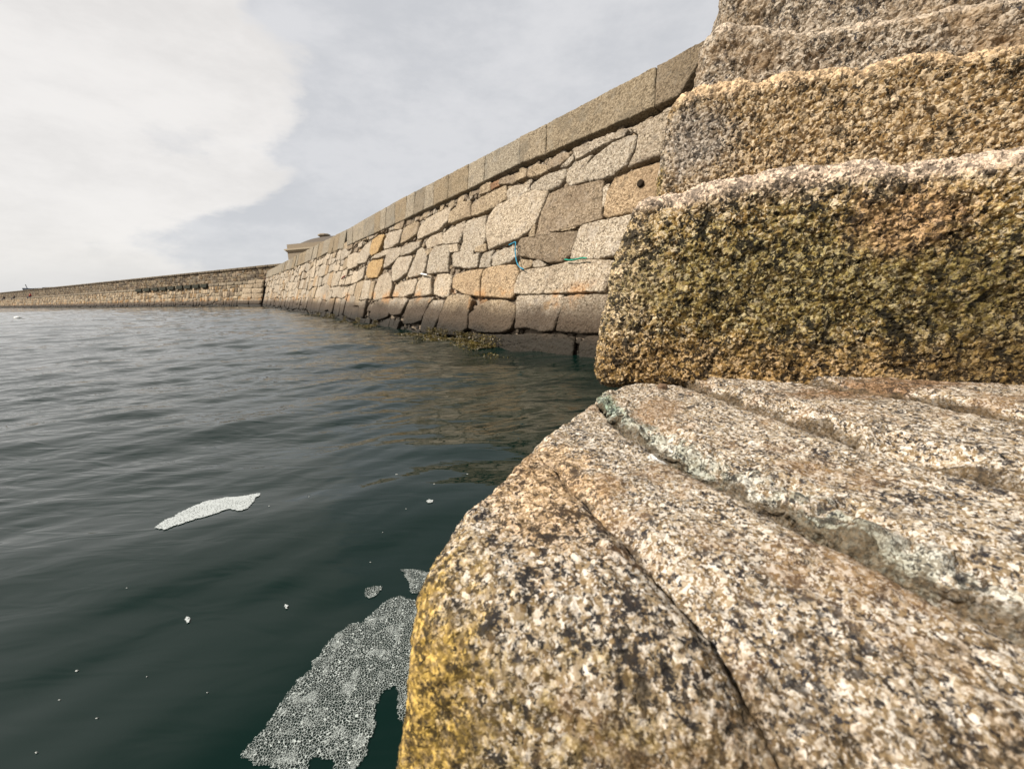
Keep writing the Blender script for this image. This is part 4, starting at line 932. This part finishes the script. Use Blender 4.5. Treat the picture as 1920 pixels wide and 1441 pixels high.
# ================================================================== SHIP
sh = empty('cargo_ship', 'dark blue ship with a mast showing over the far pier', 'ship'); msh = simple('navy_hull', (.02, .03, .05), .6, .3, bsc=.1); 
D_ = 520.0; a = at_depth(45, 541.5, D_); top_z = a[2]; k1 = D_/FPX; b0 = np.array([a[0], a[1], 0])
prof = [(0, .4), (2.0, 2.5), (6, 6.0), (14, 9), (60, 9.5), (84, 7.5)]; V = []; LV = [(-2, .72), (3, .85), (top_z*.6, .97), (top_z, 1.06)]
for x_, hw in prof:
    for z, f_ in LV:
        xx = x_+(1-f_)*(16 if x_ < 10 else -3); tp = z+(1.2*math.exp(-x_/5) if z > 5 else 0)
        V.append(b0+ex*xx+ey*(-hw*f_)+np.array([0, 0, tp]))
    for z, f_ in LV[::-1]: V.append(b0+ex*(x_+(1-f_)*(16 if x_ < 10 else -3))+ey*(hw*f_)+np.array([0, 0, z+(1.2*math.exp(-x_/5) if z > 5 else 0)]))
K = 8; F = [(i*K+k, i*K+(k+1) % K, (i+1)*K+(k+1) % K, (i+1)*K+k) for i in range(len(prof)-1) for k in range(K)]+[tuple(range(K)), tuple(range((len(prof)-1)*K, len(prof)*K))[::-1]]
poly_obj('hull', V, F, msh, sh, False)
m0 = at_depth(51.5, 541, D_); V, F = tube([m0+[0, 0, -2], m0+[0, 0, 2.2]-ex*.5, m0+[0, 0, 5.4]-ex*1.3], .38, twist=False); poly_obj('mast', V, F, msh, sh)
lbv, lbf = box(30, 44, -6, 6, top_z-.5, top_z+1.0); poly_obj('deckhouse', [b0+ex*v[0]+ey*v[1]+np.array([0, 0, v[2]]) for v in lbv], lbf, msh, sh, False)

# ================================================================== FLOAT
fl = empty('mooring_float', 'white oval float on the water at the far left', 'float'); c = on_z(33, 597, 0); V = []; F = []; n = 16
for i in range(9):
    u = math.pi*i/8
    for k in range(n): a = 2*math.pi*k/n; V.append(c+ex*(-math.cos(u)*.17)+ey*math.sin(u)*.085*math.cos(a)+np.array([0, 0, .03+math.sin(u)*.085*math.sin(a)]))
F = [(i*n+k, i*n+(k+1) % n, (i+1)*n+(k+1) % n, (i+1)*n+k) for i in range(8) for k in range(n)]
mwh = simple('white_float', (.8, .8, .76), .5); poly_obj('body', V, F, mwh, fl)
V, F = tube([c+ex*.16+[0, 0, .04], c+ex*.22+[0, 0, .06], c+ex*.21+[0, 0, .0]], .012, twist=False); poly_obj('eyelet', V, F, mwh, fl)

# ================================================================== PEOPLE sitting on the quay edge
def skin(name, pts, edges, radii, mat, parent, root=0, sub=2):
    me = bpy.data.meshes.new(name); me.from_pydata(pts, edges, []); o = bpy.data.objects.new(name, me); link(o, parent)
    md = o.modifiers.new('skin', 'SKIN'); sv = me.skin_vertices[0].data if me.skin_vertices else None
    if sv is None: me.skin_vertices.new() if hasattr(me.skin_vertices, 'new') else None; sv = me.skin_vertices[0].data
    for v, r_ in zip(sv, radii): v.radius = (r_, r_)
    sv[root].use_root = True
    s_ = o.modifiers.new('sub', 'SUBSURF'); s_.levels = s_.render_levels = sub; me.materials.append(mat); return o
msk = simple('skin', (.45, .27, .18), .6); mjn = simple('jeans', (.05, .06, .10), .9); mhr = simple('hair', (.04, .025, .015), .8)
def person(px, col, label, lean):
    PQ2 = A0+NP*(-.5); q = on_plane(px, 557, PQ2, NP); base = np.array([q[0], q[1], 2.01])
    r = empty('person', label, 'person', 'people sitting on the far quay'); r.location = base
    fx, fy = NP[0], NP[1]; side = np.array([-fy, fx])
    def L(f, s_, z): return (f*fx+s_*side[0], f*fy+s_*side[1], z)
    pts = [L(0, 0, .10), L(.0+lean*.3, 0, .30), L(lean*.6, 0, .48), L(lean, 0, .58), L(lean, 0, .66), L(lean+.02, 0, .76), L(lean+.02, 0, .86)]
    ed = [(i, i+1) for i in range(6)]; ra = [.14, .13, .14, .07, .05, .095, .075]
    for s_ in (-1, 1):
        k = len(pts); pts += [L(.05, .1*s_, .08), L(.42, .12*s_, .08), L(.46, .12*s_, -.32), L(.58, .12*s_, -.36)]; ed += [(0, k), (k, k+1), (k+1, k+2), (k+2, k+3)]; ra += [.085, .06, .042, .035]
        k = len(pts); pts += [L(lean, .19*s_, .55), L(lean+.06, .23*s_, .30), L(.26, .14*s_, .16), L(.34, .12*s_, .14)]; ed += [(2, k), (k, k+1), (k+1, k+2), (k+2, k+3)]; ra += [.055, .042, .032, .028]
    skin('body', pts, ed, ra, msk, r)
    cl = simple('jacket_'+label.split()[2], col, .9)
    pc = pts[:3]; e2 = [(0, 1), (1, 2)]; r2 = [.165, .155, .165]
    pc = pts[:3]+[pts[11], pts[12], pts[13], pts[19], pts[20], pts[21]]; e2 += [(2, 3), (3, 4), (4, 5), (2, 6), (6, 7), (7, 8)]; r2 += [.07, .058, .045]*2
    skin('jacket', pc, e2, r2, cl, r)
    pt = [pts[0]]+pts[7:10]+pts[15:18]; skin('trousers', pt, [(0, 1), (1, 2), (2, 3), (0, 4), (4, 5), (5, 6)], [.15, .095, .07, .055, .095, .07, .055], mjn, r)
    hr = [L(lean-.02, 0, .80), L(lean-.01, 0, .90)]; skin('hair', hr, [(0, 1)], [.10, .07], mhr, r)
person(8, (.015, .015, .025), 'person in black jacket, leftmost of three seated on the far quay edge', .05)
person(27, (.14, .12, .10), 'person in brown jacket, middle of three seated on the far quay edge', .02)
person(58, (.42, .05, .05), 'person in red jacket, rightmost of three seated on the far quay edge', .0)
